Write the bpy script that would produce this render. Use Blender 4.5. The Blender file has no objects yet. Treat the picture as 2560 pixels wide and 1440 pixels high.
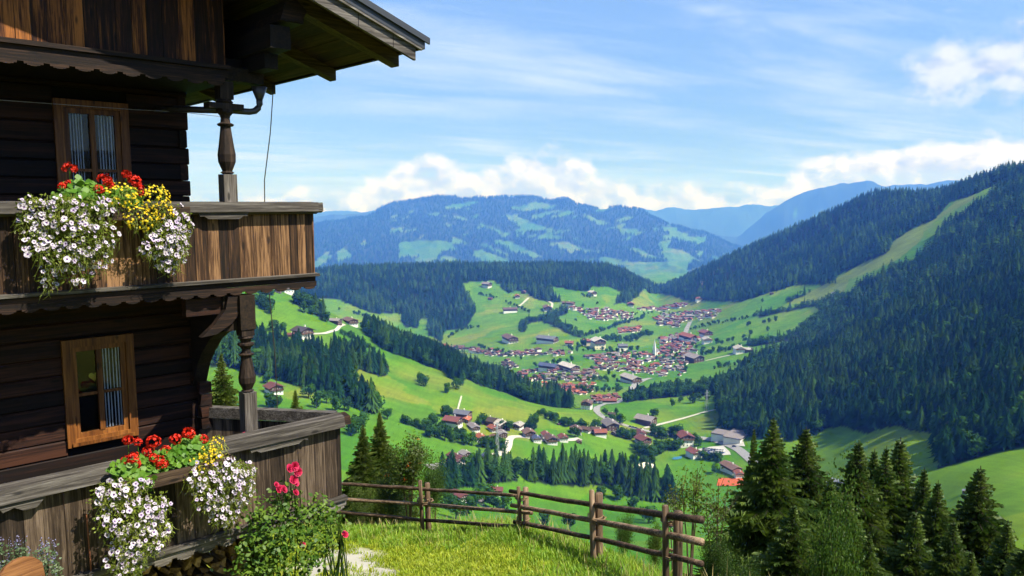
import bpy, math, random
import numpy as np
from mathutils import Vector, Matrix
random.seed(7); RNG = np.random.default_rng(7)
sc = bpy.context.scene
COL = sc.collection
D2R = math.pi / 180
# ---------------------------------------------------------------- camera (eye level is z = 0)
F = 1900.0; PITCH = math.atan(210 / F)
cam = bpy.data.cameras.new('camera'); camo = bpy.data.objects.new('camera', cam); COL.objects.link(camo)
cam.sensor_width = 36; cam.lens = 36 * F / 2560; cam.clip_start = 0.1; cam.clip_end = 60000
camo.rotation_euler = (math.pi / 2 - PITCH, 0, 0); sc.camera = camo
# ---------------------------------------------------------------- sun, sky, exposure
SUN_AZ, SUN_EL = 116.0, 52.0          # azimuth clockwise from the viewing direction
sun = bpy.data.lights.new('sun', 'SUN'); suno = bpy.data.objects.new('sun', sun); COL.objects.link(suno)
sun.energy = 5.0; sun.angle = 0.53 * D2R; sun.color = (1.0, 0.955, 0.87)
suno.rotation_euler = (math.pi / 2 - SUN_EL * D2R, 0, math.pi - SUN_AZ * D2R)
sc.view_settings.view_transform = 'Standard'; sc.view_settings.look = 'None'
sc.view_settings.exposure = 1.0; sc.view_settings.gamma = 1; sc.view_settings.use_curve_mapping = False
cy = sc.cycles
cy.use_denoising = True; cy.max_bounces = 4; cy.diffuse_bounces = 1; cy.glossy_bounces = 2; cy.transmission_bounces = 4
cy.transparent_max_bounces = 6; cy.volume_bounces = 0; cy.caustics_reflective = False; cy.caustics_refractive = False
cy.sample_clamp_indirect = 4; cy.adaptive_threshold = 0.03

def cray(px, py):
    """direction of a point of the photograph (2560 x 1440), forward = +Y"""
    x = (px - 1280) / F; y = (py - 720) / F; c, s = math.cos(PITCH), math.sin(PITCH)
    return (x, c - y * s, -s - y * c)
def az_el(px, py):
    d = cray(px, py); h = math.hypot(d[0], d[1]); return math.atan2(d[0], d[1]), d[2] / h
def project(x, y, z):
    c, s = math.cos(PITCH), math.sin(PITCH)
    f = y * c - z * s; dn = -y * s - z * c
    f = np.where(np.abs(f) < 1e-6, 1e-6, f)
    return 1280 + F * x / f, 720 + F * dn / f, f

class NT:
    """small node-tree helper"""
    def __init__(s, tree): s.t = tree; s.n = tree.nodes; s.n.clear()
    def __call__(s, kind, **kw):
        n = s.n.new(kind)
        for k, v in kw.items():
            if k.startswith('_'): setattr(n, k[1:], v)
        return n
    def link(s, a, b): s.t.links.new(a, b)
    def val(s, sock, v):
        if isinstance(v, bpy.types.NodeSocket): s.link(v, sock)
        else: sock.default_value = v
    def math(s, op, a, b=None, c=None, clamp=False):
        n = s.n.new('ShaderNodeMath'); n.operation = op; n.use_clamp = clamp
        s.val(n.inputs[0], a)
        if b is not None: s.val(n.inputs[1], b)
        if c is not None: s.val(n.inputs[2], c)
        return n.outputs[0]
    def vmath(s, op, a, b):
        n = s.n.new('ShaderNodeVectorMath'); n.operation = op; s.val(n.inputs[0], a); s.val(n.inputs[1], b); return n.outputs[0]
    def mix(s, f, a, b, mode='MIX'):
        n = s.n.new('ShaderNodeMix'); n.data_type = 'RGBA'; n.blend_type = mode
        s.val(n.inputs[0], f)
        for i, v in ((6, a), (7, b)):
            if isinstance(v, bpy.types.NodeSocket): s.link(v, n.inputs[i])
            else: n.inputs[i].default_value = (*v, 1) if len(v) == 3 else v
        return n.outputs[2]
    def noise(s, vec, scale, detail=4, rough=0.55, dist=0.0):
        n = s.n.new('ShaderNodeTexNoise'); s.link(vec, n.inputs['Vector'])
        n.inputs['Scale'].default_value = scale; n.inputs['Detail'].default_value = detail
        n.inputs['Roughness'].default_value = rough; n.inputs['Distortion'].default_value = dist
        return n.outputs['Fac']
    def comb(s, x, y, z):
        n = s.n.new('ShaderNodeCombineXYZ')
        for i, v in enumerate((x, y, z)): s.val(n.inputs[i], v)
        return n.outputs[0]
    def sep(s, v):
        n = s.n.new('ShaderNodeSeparateXYZ'); s.link(v, n.inputs[0]); return n.outputs
    def step(s, x, a, b):
        n = s.n.new('ShaderNodeMapRange'); n.interpolation_type = 'SMOOTHSTEP'
        s.val(n.inputs[0], x); s.val(n.inputs[1], a); s.val(n.inputs[2], b); return n.outputs[0]
    def ramp(s, f, stops):
        n = s.n.new('ShaderNodeValToRGB'); s.link(f, n.inputs[0]); e = n.color_ramp.elements
        while len(e) < len(stops): e.new(0.5)
        for k, (p, c) in enumerate(stops): e[k].position = p; e[k].color = (*c, 1)
        return n.outputs[0]
    def curve(s, x, pts):
        n = s.n.new('ShaderNodeFloatCurve'); s.link(x, n.inputs['Value']); c = n.mapping.curves[0]
        n.mapping.use_clip = False
        while len(c.points) < len(pts): c.points.new(0.5, 0.5)
        for k, p in enumerate(pts): c.points[k].location = p; c.points[k].handle_type = 'AUTO_CLAMPED'
        n.mapping.update(); return n.outputs[0]

def make_world():
    w = bpy.data.worlds.new('World'); sc.world = w; w.use_nodes = True
    N = NT(w.node_tree)
    sky = N('ShaderNodeTexSky', _sky_type='NISHITA', _sun_disc=False)
    sky.sun_elevation = SUN_EL * D2R; sky.sun_rotation = SUN_AZ * D2R
    sky.altitude = 1200; sky.air_density = 1.0; sky.dust_density = 0.6; sky.ozone_density = 1.6
    tc = N('ShaderNodeTexCoord'); d = N.vmath('NORMALIZE', tc.outputs['Generated'], (0, 0, 0))
    x, y, z = N.sep(d)
    az = N.math('ARCTAN2', x, y); hor = N.math('SQRT', N.math('ADD', N.math('MULTIPLY', x, x), N.math('MULTIPLY', y, y)))
    el = N.math('ARCTAN2', z, hor)
    # high thin cloud: a tilted, stretched sheet seen on a plane far overhead
    inv = N.math('DIVIDE', 1.0, N.math('ADD', N.math('MAXIMUM', z, 0.0), 0.10))
    sx = N.math('MULTIPLY', x, inv); sy = N.math('MULTIPLY', y, inv)
    ra = N.math('ADD', N.math('MULTIPLY', sx, 0.93), N.math('MULTIPLY', sy, 0.36))
    rb = N.math('SUBTRACT', N.math('MULTIPLY', sy, 0.93), N.math('MULTIPLY', sx, 0.36))
    pv = N.comb(N.math('MULTIPLY', ra, 0.45), N.math('MULTIPLY', rb, 1.25), 3.7)
    warp = N.noise(pv, 0.8, 3)
    pv2 = N.comb(N.math('ADD', N.math('MULTIPLY', ra, 0.5), N.math('MULTIPLY', warp, 0.9)), N.math('MULTIPLY', rb, 1.7), 1.3)
    c1 = N.noise(pv2, 1.15, 9, 0.60, 0.4)
    big = N.noise(N.comb(sx, sy, 0.4), 0.45, 3, 0.5)
    cir = N.math('MULTIPLY', N.step(c1, 0.38, 0.74), N.step(big, 0.30, 0.58))
    # cumulus bank lying on the crests: its top as a height over the azimuth
    tops = [(-900, 470), (-200, 480), (300, 492), (620, 494), (700, 472), (790, 472), (850, 478), (905, 452), (960, 420), (1020, 402), (1110, 394), (1200, 400), (1280, 386), (1345, 368), (1425, 388),
            (1500, 426), (1560, 452), (1620, 462), (1700, 462), (1790, 468), (1860, 470), (1930, 448), (1990, 410), (2060, 398), (2150, 382), (2250, 366), (2330, 336), (2430, 330), (2560, 318), (2900, 340), (4200, 400)]
    pts = []
    for px, py in tops:
        a, t = az_el(px, py); pts.append(((a + 1.6) / 3.2, math.atan(t) * 5))
    top = N.math('DIVIDE', N.curve(N.math('DIVIDE', N.math('ADD', az, 1.6), 3.2), pts), 5.0)
    cv = N.comb(N.math('MULTIPLY', az, 10.0), N.math('MULTIPLY', el, 13.0), 0.0)
    puff = N.noise(cv, 2.3, 7, 0.54, 0.0); puff_up = N.noise(N.vmath('ADD', cv, (0.10, 0.16, 0.05)), 2.3, 7, 0.54, 0.0)
    wisp = N.noise(cv, 0.7, 6, 0.6)
    dens = N.math('ADD', N.math('MULTIPLY', N.math('SUBTRACT', top, el), 34.0), N.math('MULTIPLY', N.math('SUBTRACT', puff, 0.5), 3.6))
    cum = N.step(dens, -0.10, 0.85)
    # one loose cumulus hanging higher up
    a0, t0 = az_el(2470, 165)
    ex = N.math('DIVIDE', N.math('SUBTRACT', az, a0), 0.10); ey = N.math('DIVIDE', N.math('SUBTRACT', el, math.atan(t0)), 0.045)
    e2 = N.math('SUBTRACT', 1.0, N.math('SQRT', N.math('ADD', N.math('MULTIPLY', ex, ex), N.math('MULTIPLY', ey, ey))))
    loose = N.math('MULTIPLY', N.step(N.math('ADD', e2, N.math('MULTIPLY', N.math('SUBTRACT', puff, 0.5), 2.4)), -0.1, 0.8), 0.66)
    lit = N.math('ADD', N.math('MULTIPLY', N.math('SUBTRACT', puff, puff_up), 3.6), 0.74)
    depth = N.step(N.math('SUBTRACT', top, el), 0.0, 0.060)
    lit = N.math('SUBTRACT', lit, N.math('MULTIPLY', depth, N.math('ADD', 0.16, N.math('MULTIPLY', wisp, 0.75))), clamp=True)
    ccol = N.ramp(lit, [(0.0, (3.3, 3.5, 4.5)), (0.45, (4.8, 4.9, 5.7)), (0.85, (6.3, 6.25, 6.6))])
    skyc = N.mix(1.0, sky.outputs[0], N.mix(N.step(el, -0.02, 0.34), (0.40, 0.49, 0.68), (0.95, 1.06, 1.26)), 'MULTIPLY')
    c_a = N.mix(N.math('MULTIPLY', cir, 0.80), skyc, (4.6, 5.3, 6.9))
    c_b = N.mix(N.math('MAXIMUM', cum, loose), c_a, ccol)
    bg = N('ShaderNodeBackground'); N.link(c_b, bg.inputs[0]); bg.inputs[1].default_value = 0.09
    out = N('ShaderNodeOutputWorld'); N.link(bg.outputs[0], out.inputs[0])
make_world(); sc.world.cycles.sampling_method = 'MANUAL'; sc.world.cycles.sample_map_resolution = 256

# ---------------------------------------------------------------- object helpers
def link(o, parent=None):
    COL.objects.link(o)
    if parent is not None: o.parent = parent
    return o
def tag(o, label=None, cat=None, group=None, kind=None):
    if label: o['label'] = label
    if cat: o['category'] = cat
    if group: o['group'] = group
    if kind: o['kind'] = kind
    return o
def empty(name, loc=(0, 0, 0), rz=0.0, label=None, cat=None, group=None):
    o = bpy.data.objects.new(name, None); o.empty_display_size = 0.2; link(o)
    o.location = loc; o.rotation_euler = (0, 0, rz); return tag(o, label, cat, group)
def np_mesh(name, v, f, mats=(), mi=None, smooth=False):
    """v (n,3), f (m,k) arrays of equal-sized faces"""
    v = np.asarray(v, np.float32); f = np.asarray(f, np.int32); m = bpy.data.meshes.new(name)
    m.vertices.add(len(v)); m.vertices.foreach_set('co', v.ravel())
    k = f.shape[1]; m.loops.add(f.size); m.loops.foreach_set('vertex_index', f.ravel())
    m.polygons.add(len(f)); m.polygons.foreach_set('loop_start', np.arange(0, f.size, k, dtype=np.int32))
    if mi is not None: m.polygons.foreach_set('material_index', np.asarray(mi, np.int32))
    m.polygons.foreach_set('use_smooth', np.full(len(f), smooth))
    for a in mats: m.materials.append(a)
    m.update(calc_edges=True); return m
class MB:
    def __init__(s): s.v = []; s.f = []; s.m = []
    def add(s, vs, fs, mi=0):
        n = len(s.v); s.v += [tuple(p) for p in vs]; s.f += [tuple(i + n for i in q) for q in fs]; s.m += [mi] * len(fs); return s
    def box(s, x0, y0, z0, x1, y1, z1, mi=0, j=0.0):
        P = [(x, y, z) for z in (z0, z1) for y in (y0, y1) for x in (x0, x1)]
        if j: P = [tuple(c + random.uniform(-j, j) for c in p) for p in P]
        return s.add(P, [(0, 2, 3, 1), (4, 5, 7, 6), (0, 1, 5, 4), (2, 6, 7, 3), (0, 4, 6, 2), (1, 3, 7, 5)], mi)
    def bar(s, p, q, w, h, mi=0, up=(0, 0, 1), j=0.0):
        p = Vector(p); q = Vector(q); d = (q - p).normalized(); a = d.cross(Vector(up)).normalized(); b = a.cross(d).normalized()
        P = [c + a * (w / 2 * i) + b * (h / 2 * k) for c in (p, q) for i, k in ((-1, -1), (1, -1), (1, 1), (-1, 1))]
        if j: P = [c + Vector((random.uniform(-j, j), random.uniform(-j, j), random.uniform(-j, j))) for c in P]
        return s.add(P, [(0, 1, 2, 3), (7, 6, 5, 4), (4, 5, 1, 0), (5, 6, 2, 1), (6, 7, 3, 2), (7, 4, 0, 3)], mi)
    def tube(s, pts, rad, n=8, mi=0, j=0.0, caps=True):
        pts = [Vector(p) for p in pts]; V = []; Fs = []
        if not hasattr(rad, '__len__'): rad = [rad] * len(pts)
        for k, p in enumerate(pts):
            d = (pts[min(k + 1, len(pts) - 1)] - pts[max(k - 1, 0)]).normalized()
            up = Vector((0, 0, 1)) if abs(d.z) < 0.9 else Vector((0.3, 1, 0))
            a = d.cross(up).normalized(); b = a.cross(d)
            for i in range(n):
                t = 2 * math.pi * i / n; r = rad[k] * (1 + random.uniform(-j, j))
                V.append(p + a * (r * math.cos(t)) + b * (r * math.sin(t)))
        for k in range(len(pts) - 1):
            for i in range(n):
                i2 = (i + 1) % n; Fs.append((k * n + i, k * n + i2, (k + 1) * n + i2, (k + 1) * n + i))
        if caps: Fs.append(tuple(range(n))[::-1]); Fs.append(tuple(range((len(pts) - 1) * n, len(pts) * n)))
        return s.add(V, Fs, mi)
    def prism(s, poly, d0, d1, axes='xz', mi=0):
        """poly in two axes, extruded along the third from d0 to d1"""
        n = len(poly)
        def P(a, b, d): return (a, d, b) if axes == 'xz' else ((d, a, b) if axes == 'yz' else (a, b, d))
        V = [P(a, b, d0) for a, b in poly] + [P(a, b, d1) for a, b in poly]
        Fs = [tuple(range(n)), tuple(range(n, 2 * n))[::-1]] + [(i, i + n, (i + 1) % n + n, (i + 1) % n) for i in range(n)]
        return s.add(V, Fs, mi)
    def mesh(s, name, mats=(), smooth=False):
        m = bpy.data.meshes.new(name); m.from_pydata(s.v, [], s.f)
        for a in mats: m.materials.append(a)
        m.polygons.foreach_set('material_index', s.m); m.polygons.foreach_set('use_smooth', [smooth] * len(s.f)); m.update(); return m
    def build(s, name, mats, parent=None, smooth=False):
        if not isinstance(mats, (list, tuple)): mats = [mats]
        return link(bpy.data.objects.new(name, s.mesh(name, mats, smooth)), parent)
def inst(name, mesh, parent=None, loc=None, rz=None, scale=None):
    o = bpy.data.objects.new(name, mesh); link(o, parent)
    if loc is not None: o.location = loc
    if rz is not None: o.rotation_euler = (0, 0, rz)
    if scale is not None: o.scale = (scale,) * 3 if not hasattr(scale, '__len__') else scale
    return o

# ---------------------------------------------------------------- materials
def new_mat(name):
    m = bpy.data.materials.new(name); m.use_nodes = True; N = NT(m.node_tree)
    b = N('ShaderNodeBsdfPrincipled'); o = N('ShaderNodeOutputMaterial'); N.link(b.outputs[0], o.inputs[0]); return m, N, b
def plain(name, c, rough=0.8, var=0.25, scale=3.0, rnd=0.0, spec=0.3, sub=None):
    """a colour with mottling and, where asked, a change of tone from object to object"""
    m, N, b = new_mat(name); tc = N('ShaderNodeTexCoord'); oi = N('ShaderNodeObjectInfo')
    n = N.noise(tc.outputs['Object'], scale, 5)
    f = N.math('ADD', N.math('MULTIPLY', N.math('SUBTRACT', n, 0.5), var * 2), 1.0)
    if rnd: f = N.math('MULTIPLY', f, N.math('ADD', N.math('MULTIPLY', oi.outputs['Random'], rnd), 1 - rnd / 2))
    col = N.mix(1.0, (*c,), N.comb(f, f, f), 'MULTIPLY'); N.link(col, b.inputs['Base Color'])
    b.inputs['Roughness'].default_value = rough; b.inputs['Specular IOR Level'].default_value = spec
    if sub: b.inputs['Transmission Weight'].default_value = 0
    return m
def leafy(name, c, c2, trans=0.35, rnd=0.5, scale=1.0, gloss=0.02):
    """leaf or needle: diffuse with light coming through, tone varying over the crown and from tree to tree"""
    m = bpy.data.materials.new(name); m.use_nodes = True; N = NT(m.node_tree)
    tc = N('ShaderNodeTexCoord'); oi = N('ShaderNodeObjectInfo')
    n = N.noise(tc.outputs['Object'], scale, 3, 0.6)
    col = N.mix(N.step(n, 0.35, 0.68), c, c2)
    f = N.math('ADD', N.math('MULTIPLY', oi.outputs['Random'], rnd), 1 - rnd / 2)
    col = N.mix(1.0, col, N.comb(f, f, f), 'MULTIPLY')
    a = N('ShaderNodeBsdfDiffuse'); t = N('ShaderNodeBsdfTranslucent'); g = N('ShaderNodeBsdfGlossy'); g.inputs['Roughness'].default_value = 0.5
    N.link(col, a.inputs[0]); N.link(N.mix(1.0, col, (1.1, 1.15, 0.6), 'MULTIPLY'), t.inputs[0])
    ms = N('ShaderNodeMixShader'); ms.inputs[0].default_value = trans; N.link(a.outputs[0], ms.inputs[1]); N.link(t.outputs[0], ms.inputs[2])
    m2 = N('ShaderNodeMixShader'); m2.inputs[0].default_value = gloss; N.link(ms.outputs[0], m2.inputs[1]); N.link(g.outputs[0], m2.inputs[2])
    o = N('ShaderNodeOutputMaterial'); N.link((m2 if gloss else ms).outputs[0], o.inputs[0]); return m
def wood(name, dark, mid, light, axis='z', scale=1.0, rough=0.75, rnd=0.5, lo=0.40, hi=0.63, bump=0.5, spec=0.25):
    """weathered timber: grain stretched along one axis, dark streaks, each board with its own tone"""
    m, N, b = new_mat(name); tc = N('ShaderNodeTexCoord'); oi = N('ShaderNodeObjectInfo')
    off = N.vmath('ADD', tc.outputs['Object'], N.comb(*[N.math('MULTIPLY', oi.outputs['Random'], k) for k in (37.0, 53.0, 71.0)]))
    st = {'x': (2.2, 55, 55), 'y': (55, 2.2, 55), 'z': (55, 55, 2.2)}[axis]
    v = N.vmath('MULTIPLY', off, tuple(q * scale for q in st))
    n1 = N.noise(v, 1.0, 8, 0.62, 0.6); n2 = N.noise(N.vmath('MULTIPLY', off, tuple(q * 0.22 * scale for q in st)), 1.0, 5, 0.6)
    n3 = N.noise(v, 5.0, 4, 0.7)
    f = N.math('ADD', N.math('MULTIPLY', n1, 0.55), N.math('ADD', N.math('MULTIPLY', n2, 0.35), N.math('MULTIPLY', n3, 0.15)))
    f = N.math('ADD', f, N.math('MULTIPLY', N.math('SUBTRACT', oi.outputs['Random'], 0.5), 0.22 * rnd))
    col = N.ramp(f, [(lo, dark), ((lo + hi) / 2, mid), (hi, light)])
    g = N.math('ADD', N.math('MULTIPLY', oi.outputs['Random'], rnd), 1 - rnd / 2)
    vo = N('ShaderNodeTexVoronoi'); N.link(N.vmath('MULTIPLY', off, {'x': (2.2, 7, 7), 'y': (7, 2.2, 7), 'z': (7, 7, 2.2)}[axis]), vo.inputs['Vector']); vo.inputs['Scale'].default_value = 1.0
    g = N.math('MULTIPLY', g, N.math('ADD', 0.25, N.math('MULTIPLY', N.step(vo.outputs['Distance'], 0.07, 0.17), 0.75)))
    N.link(N.mix(1.0, col, N.comb(g, g, g), 'MULTIPLY'), b.inputs['Base Color'])
    b.inputs['Roughness'].default_value = rough; b.inputs['Specular IOR Level'].default_value = spec
    bp = N('ShaderNodeBump'); bp.inputs['Strength'].default_value = bump; bp.inputs['Distance'].default_value = 0.01
    N.link(f, bp.inputs['Height']); N.link(bp.outputs[0], b.inputs['Normal']); return m
# ---------------------------------------------------------------- terrain: one sheet in rings round the viewpoint
def pchip(x, y, xi):
    x = np.asarray(x, float); y = np.asarray(y, float); h = np.diff(x); d = np.diff(y) / h; m = np.zeros_like(y)
    if len(x) > 2:
        w1 = 2 * h[1:] + h[:-1]; w2 = h[1:] + 2 * h[:-1]; ok = d[:-1] * d[1:] > 0
        with np.errstate(divide='ignore', invalid='ignore'):
            m[1:-1] = np.where(ok, (w1 + w2) / (w1 / d[:-1] + w2 / d[1:]), 0)
    m[0] = d[0]; m[-1] = d[-1]
    i = np.clip(np.searchsorted(x, xi) - 1, 0, len(x) - 2); t = np.clip((xi - x[i]) / h[i], 0, 1); H = h[i]
    return (2*t**3-3*t**2+1)*y[i] + (t**3-2*t**2+t)*H*m[i] + (-2*t**3+3*t**2)*y[i+1] + (t**3-t**2)*H*m[i+1]
# each feature: points (photo x, distance, photo y) along one line of the land, then (r, slope) of the unseen land at the side and behind
FEAT = [
 ([(500, 400, 1180), (800, 410, 1180), (1100, 470, 1255), (1400, 520, 1300), (1700, 560, 1300), (2000, 520, 1300), (2300, 450, 1290), (2600, 370, 1300)], (330, -.22), (330, .02)),
 ([(500, 500, 1090), (800, 510, 1095), (1100, 560, 1150), (1400, 620, 1190), (1700, 650, 1220), (2000, 620, 1220), (2300, 540, 1160), (2600, 470, 1180)], (420, -.16), (420, .04)),
 ([(500, 600, 1020), (800, 620, 1020), (1100, 680, 1050), (1250, 690, 1085), (1400, 710, 1095), (1700, 800, 1095), (2000, 790, 1060), (2300, 650, 1060), (2600, 600, 1010)], (520, -.10), (520, .02)),
 ([(500, 720, 950), (800, 740, 940), (1100, 830, 965), (1250, 820, 1010), (1400, 840, 1032), (1700, 1000, 1000), (2000, 1100, 920), (2300, 900, 900), (2600, 880, 810)], (700, -.04), (700, .03)),
 ([(500, 850, 850), (800, 900, 850), (1100, 1000, 905), (1250, 1000, 970), (1400, 1040, 1000), (1700, 1250, 950), (2000, 1500, 850), (2300, 1200, 780), (2600, 1200, 680)], (900, .02), (900, .04)),
 ([(500, 1150, 690), (650, 1150, 706), (720, 1150, 728), (800, 1130, 768), (900, 1120, 818), (1000, 1130, 862), (1100, 1170, 897), (1200, 1180, 950), (1300, 1230, 960), (1400, 1270, 948), (1700, 1600, 885), (2000, 2000, 750), (2300, 1650, 670), (2600, 1500, 580)], (1200, .03), (1200, .05)),
 ([(500, 1700, 850), (800, 1700, 852), (1000, 1750, 880), (1100, 1750, 885), (1200, 1600, 905), (1300, 1550, 905), (1400, 1620, 882), (1700, 2000, 835), (2000, 2500, 650), (2300, 2100, 570), (2600, 1800, 490)], (1500, .04), (1500, .05)),
 ([(500, 2200, 790), (800, 2200, 782), (1000, 2150, 825), (1100, 2150, 830), (1250, 2200, 800), (1400, 2180, 795), (1550, 2300, 800), (1700, 2500, 790), (1800, 2450, 755), (2000, 2800, 615), (2300, 2400, 525), (2600, 1980, 455)], (1700, .05), (1900, .05)),
 ([(500, 3000, 690), (780, 3000, 682), (900, 3000, 675), (1050, 3000, 670), (1250, 3100, 668), (1420, 3200, 665), (1500, 3200, 668), (1560, 3200, 685), (1620, 3300, 716), (1645, 3500, 723), (1680, 3400, 712), (1740, 3300, 684), (1880, 3200, 622), (1990, 3150, 572), (2100, 3100, 524), (2200, 3000, 488), (2280, 2950, 492), (2350, 2850, 485), (2450, 2600, 452), (2530, 2300, 432), (2600, 2150, 420), (2800, 2000, 400)], (2000, .06), (2300, .06)),
 ([(500, 4300, 700), (1500, 4300, 705), (1645, 4600, 702), (1750, 4600, 705), (1900, 4300, 680), (2200, 4000, 640), (2600, 3400, 600)], (3400, .02), (3600, .05)),
 ([(500, 8100, 690), (1500, 8100, 680), (1650, 8100, 668), (1900, 8100, 672), (2200, 8100, 660), (2600, 8100, 640)], (8100, .02), (8100, .03)),
 ([(500, 9855, 625), (780, 9855, 618), (1000, 9855, 602), (1250, 9855, 600), (1400, 9855, 602), (1550, 9855, 615), (1700, 9855, 634), (1850, 9855, 655), (2000, 9855, 655), (2600, 9855, 645)], (9855, .03), (9855, .03)),
 ([(500, 12420, 580), (780, 12420, 562), (880, 12420, 549), (930, 12420, 537), (960, 12420, 525), (1000, 12420, 510), (1100, 12420, 500), (1250, 12420, 497), (1400, 12420, 503), (1440, 12420, 511), (1500, 12420, 524), (1560, 12420, 523), (1620, 12420, 534), (1700, 12420, 563), (1780, 12420, 592), (1850, 12420, 618), (1890, 12420, 632), (1950, 12420, 648), (2100, 12420, 645), (2600, 12420, 630)], (12420, .04), (12420, .04)),
 ([(500, 14850, 600), (1600, 14850, 585), (1850, 14850, 640), (2600, 14850, 600)], (14850, .02), (14850, .02)),
 ([(500, 17550, 553), (780, 17550, 550), (850, 17550, 543), (930, 17550, 536), (1000, 17550, 530), (1500, 17550, 545), (1700, 17550, 566), (1800, 17550, 590), (1840, 17550, 592), (1865, 17550, 575), (1900, 17550, 545), (1960, 17550, 494), (2000, 17550, 476), (2030, 17550, 467), (2120, 17550, 459), (2250, 17550, 456), (2400, 17550, 450), (2600, 17550, 446)], (17550, .03), (17550, .03)),
 ([(500, 19980, 600), (2600, 19980, 600)], (19980, .0), (19980, .0)),
 ([(500, 23625, 532), (1500, 23625, 530), (1600, 23625, 524), (1700, 23625, 519), (1850, 23625, 516), (1950, 23625, 520), (2600, 23625, 524)], (23625, .02), (23625, .02)),
 ([(500, 25110, 545), (2600, 25110, 545)], (25110, .0), (25110, .0)),
]
NEAR = [(25, [(500, -.45), (1100, -.47), (1700, -.54), (2000, -.66), (2600, -.68)], -.30, .05), (60, [(500, -.46), (1100, -.475), (1700, -.55), (2000, -.62), (2600, -.64)], -.34, .05),
        (150, [(500, -.44), (1100, -.475), (1700, -.52), (2600, -.58)], -.36, .05), (290, [(500, -.40), (1100, -.45), (1700, -.475), (2600, -.455)], -.28, .03)]
th_in = np.arange(-38, 40.01, 0.11); TH = np.concatenate([np.arange(-180, -38, 2.5), th_in, np.arange(40.6, 179.9, 2.5)]) * D2R
RR = np.concatenate([np.exp(np.arange(math.log(1.0), math.log(380), 0.05)), np.exp(np.arange(math.log(380), math.log(3700), 0.0085)), np.exp(np.arange(math.log(3700), math.log(7900), 0.03)),
                     np.exp(np.arange(math.log(7900), math.log(13000), 0.0075)), np.exp(np.arange(math.log(13000), math.log(25100), 0.016))])
LR = np.log(RR)
def near_s(r, th): return (-2.2 - (0.30 + 0.036 * np.clip(th / (12 * D2R), 0, 1) + 0.018 * np.clip(-th / (7 * D2R), 0, 1)) * r * np.cos(th)) / r
def build_field():
    ks = []; kr = []
    for r in (1.0, 3.0, 7.0, 11.0):
        ks.append(near_s(r, TH)); kr.append(np.full(len(TH), r))
    edge = np.interp(TH, [az_el(p, 1330)[0] for p in (700, 1100, 1400, 1700, 2000)], [17.5, 16.8, 14.2, 11.6, 8.0])
    ks.append(near_s(edge, TH)); kr.append(edge)
    def wrap(a, v, side, back):
        A = [-math.pi, -120*D2R, -60*D2R] + a + [75*D2R, 117*D2R, math.pi]
        V = [back, (back + v[0]) / 2, v[0]] + v + [side, (side + back) / 2, back]; return pchip(A, V, TH)
    for r, kn, side, back in NEAR:
        a = [math.atan2((p - 1280) / F, 1.0) for p, _ in kn]; ks.append(wrap(a, [s for _, s in kn], side, back)); kr.append(np.full(len(TH), float(r)))
    for kn, (r1, s1), (r2, s2) in FEAT:
        a = []; s = []; lr = []
        for px, r, py in kn: A, t = az_el(px, py); a.append(A); s.append(t); lr.append(math.log(r))
        ks.append(wrap(a, s, s1, s2)); kr.append(np.exp(wrap(a, lr, math.log(r1), math.log(r2))))
    K = np.array(ks); R = np.array(kr)
    S = np.empty((len(RR), len(TH)))
    for j in range(len(TH)):
        lr = np.log(R[:, j])
        for k in range(1, len(lr)): lr[k] = max(lr[k], lr[k-1] + 0.03)
        S[:, j] = pchip(lr, K[:, j], LR)
    return S
def vnoise(x, y, seed, octaves=4, gain=0.5):
    out = np.zeros(np.shape(x)); amp = 1.0; tot = 0
    for o in range(octaves):
        g = np.random.default_rng(seed + o).random((256, 256)).astype(np.float32)
        xi = np.floor(x).astype(int); yi = np.floor(y).astype(int); u = x - xi; v = y - yi; u = u*u*(3-2*u); v = v*v*(3-2*v)
        a = g[xi % 256, yi % 256]; b = g[(xi+1) % 256, yi % 256]; c = g[xi % 256, (yi+1) % 256]; d = g[(xi+1) % 256, (yi+1) % 256]
        out += amp * ((a*(1-u)+b*u)*(1-v)+(c*(1-u)+d*u)*v); tot += amp; amp *= gain; x = x * 2.03; y = y * 2.03
    return out / tot - 0.5
SF = build_field()
_T, _L = np.meshgrid(TH, LR); _R = np.exp(_L)
_g = vnoise(_T * 14 + 40, _L * 9, 11, 4) ; _g2 = 0.5 - np.abs(vnoise(_T * 22 + 60, _L * 7 + _T * 9 + 30, 21, 4)) * 2
amp_far = np.clip((_R - 5500) / 2000, 0, 1); amp_mid = np.clip((_R - 350) / 300, 0, 1) * (1 - amp_far)
_dz = _R * (_g * (0.0045 * amp_mid + 0.010 * amp_far) + (_g2 - 0.25) * 0.011 * amp_far)
_dz += np.where(_R < 40, vnoise(_R * np.sin(_T) * 0.9 + 90, _R * np.cos(_T) * 0.9 + 90, 5, 3) * 0.16, 0)
ZF = SF * _R + _dz
def ground(x, y):
    x = np.asarray(x, float); y = np.asarray(y, float); th = np.arctan2(x, y); l = np.log(np.maximum(np.hypot(x, y), 1.001))
    j = np.clip(np.searchsorted(TH, th) - 1, 0, len(TH) - 2); i = np.clip(np.searchsorted(LR, l) - 1, 0, len(LR) - 2)
    u = np.clip((th - TH[j]) / (TH[j+1] - TH[j]), 0, 1); v = np.clip((l - LR[i]) / (LR[i+1] - LR[i]), 0, 1)
    return (ZF[i, j]*(1-u)+ZF[i, j+1]*u)*(1-v) + (ZF[i+1, j]*(1-u)+ZF[i+1, j+1]*u)*v
_rs = np.exp(np.arange(math.log(3), math.log(25000), 0.003))
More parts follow.
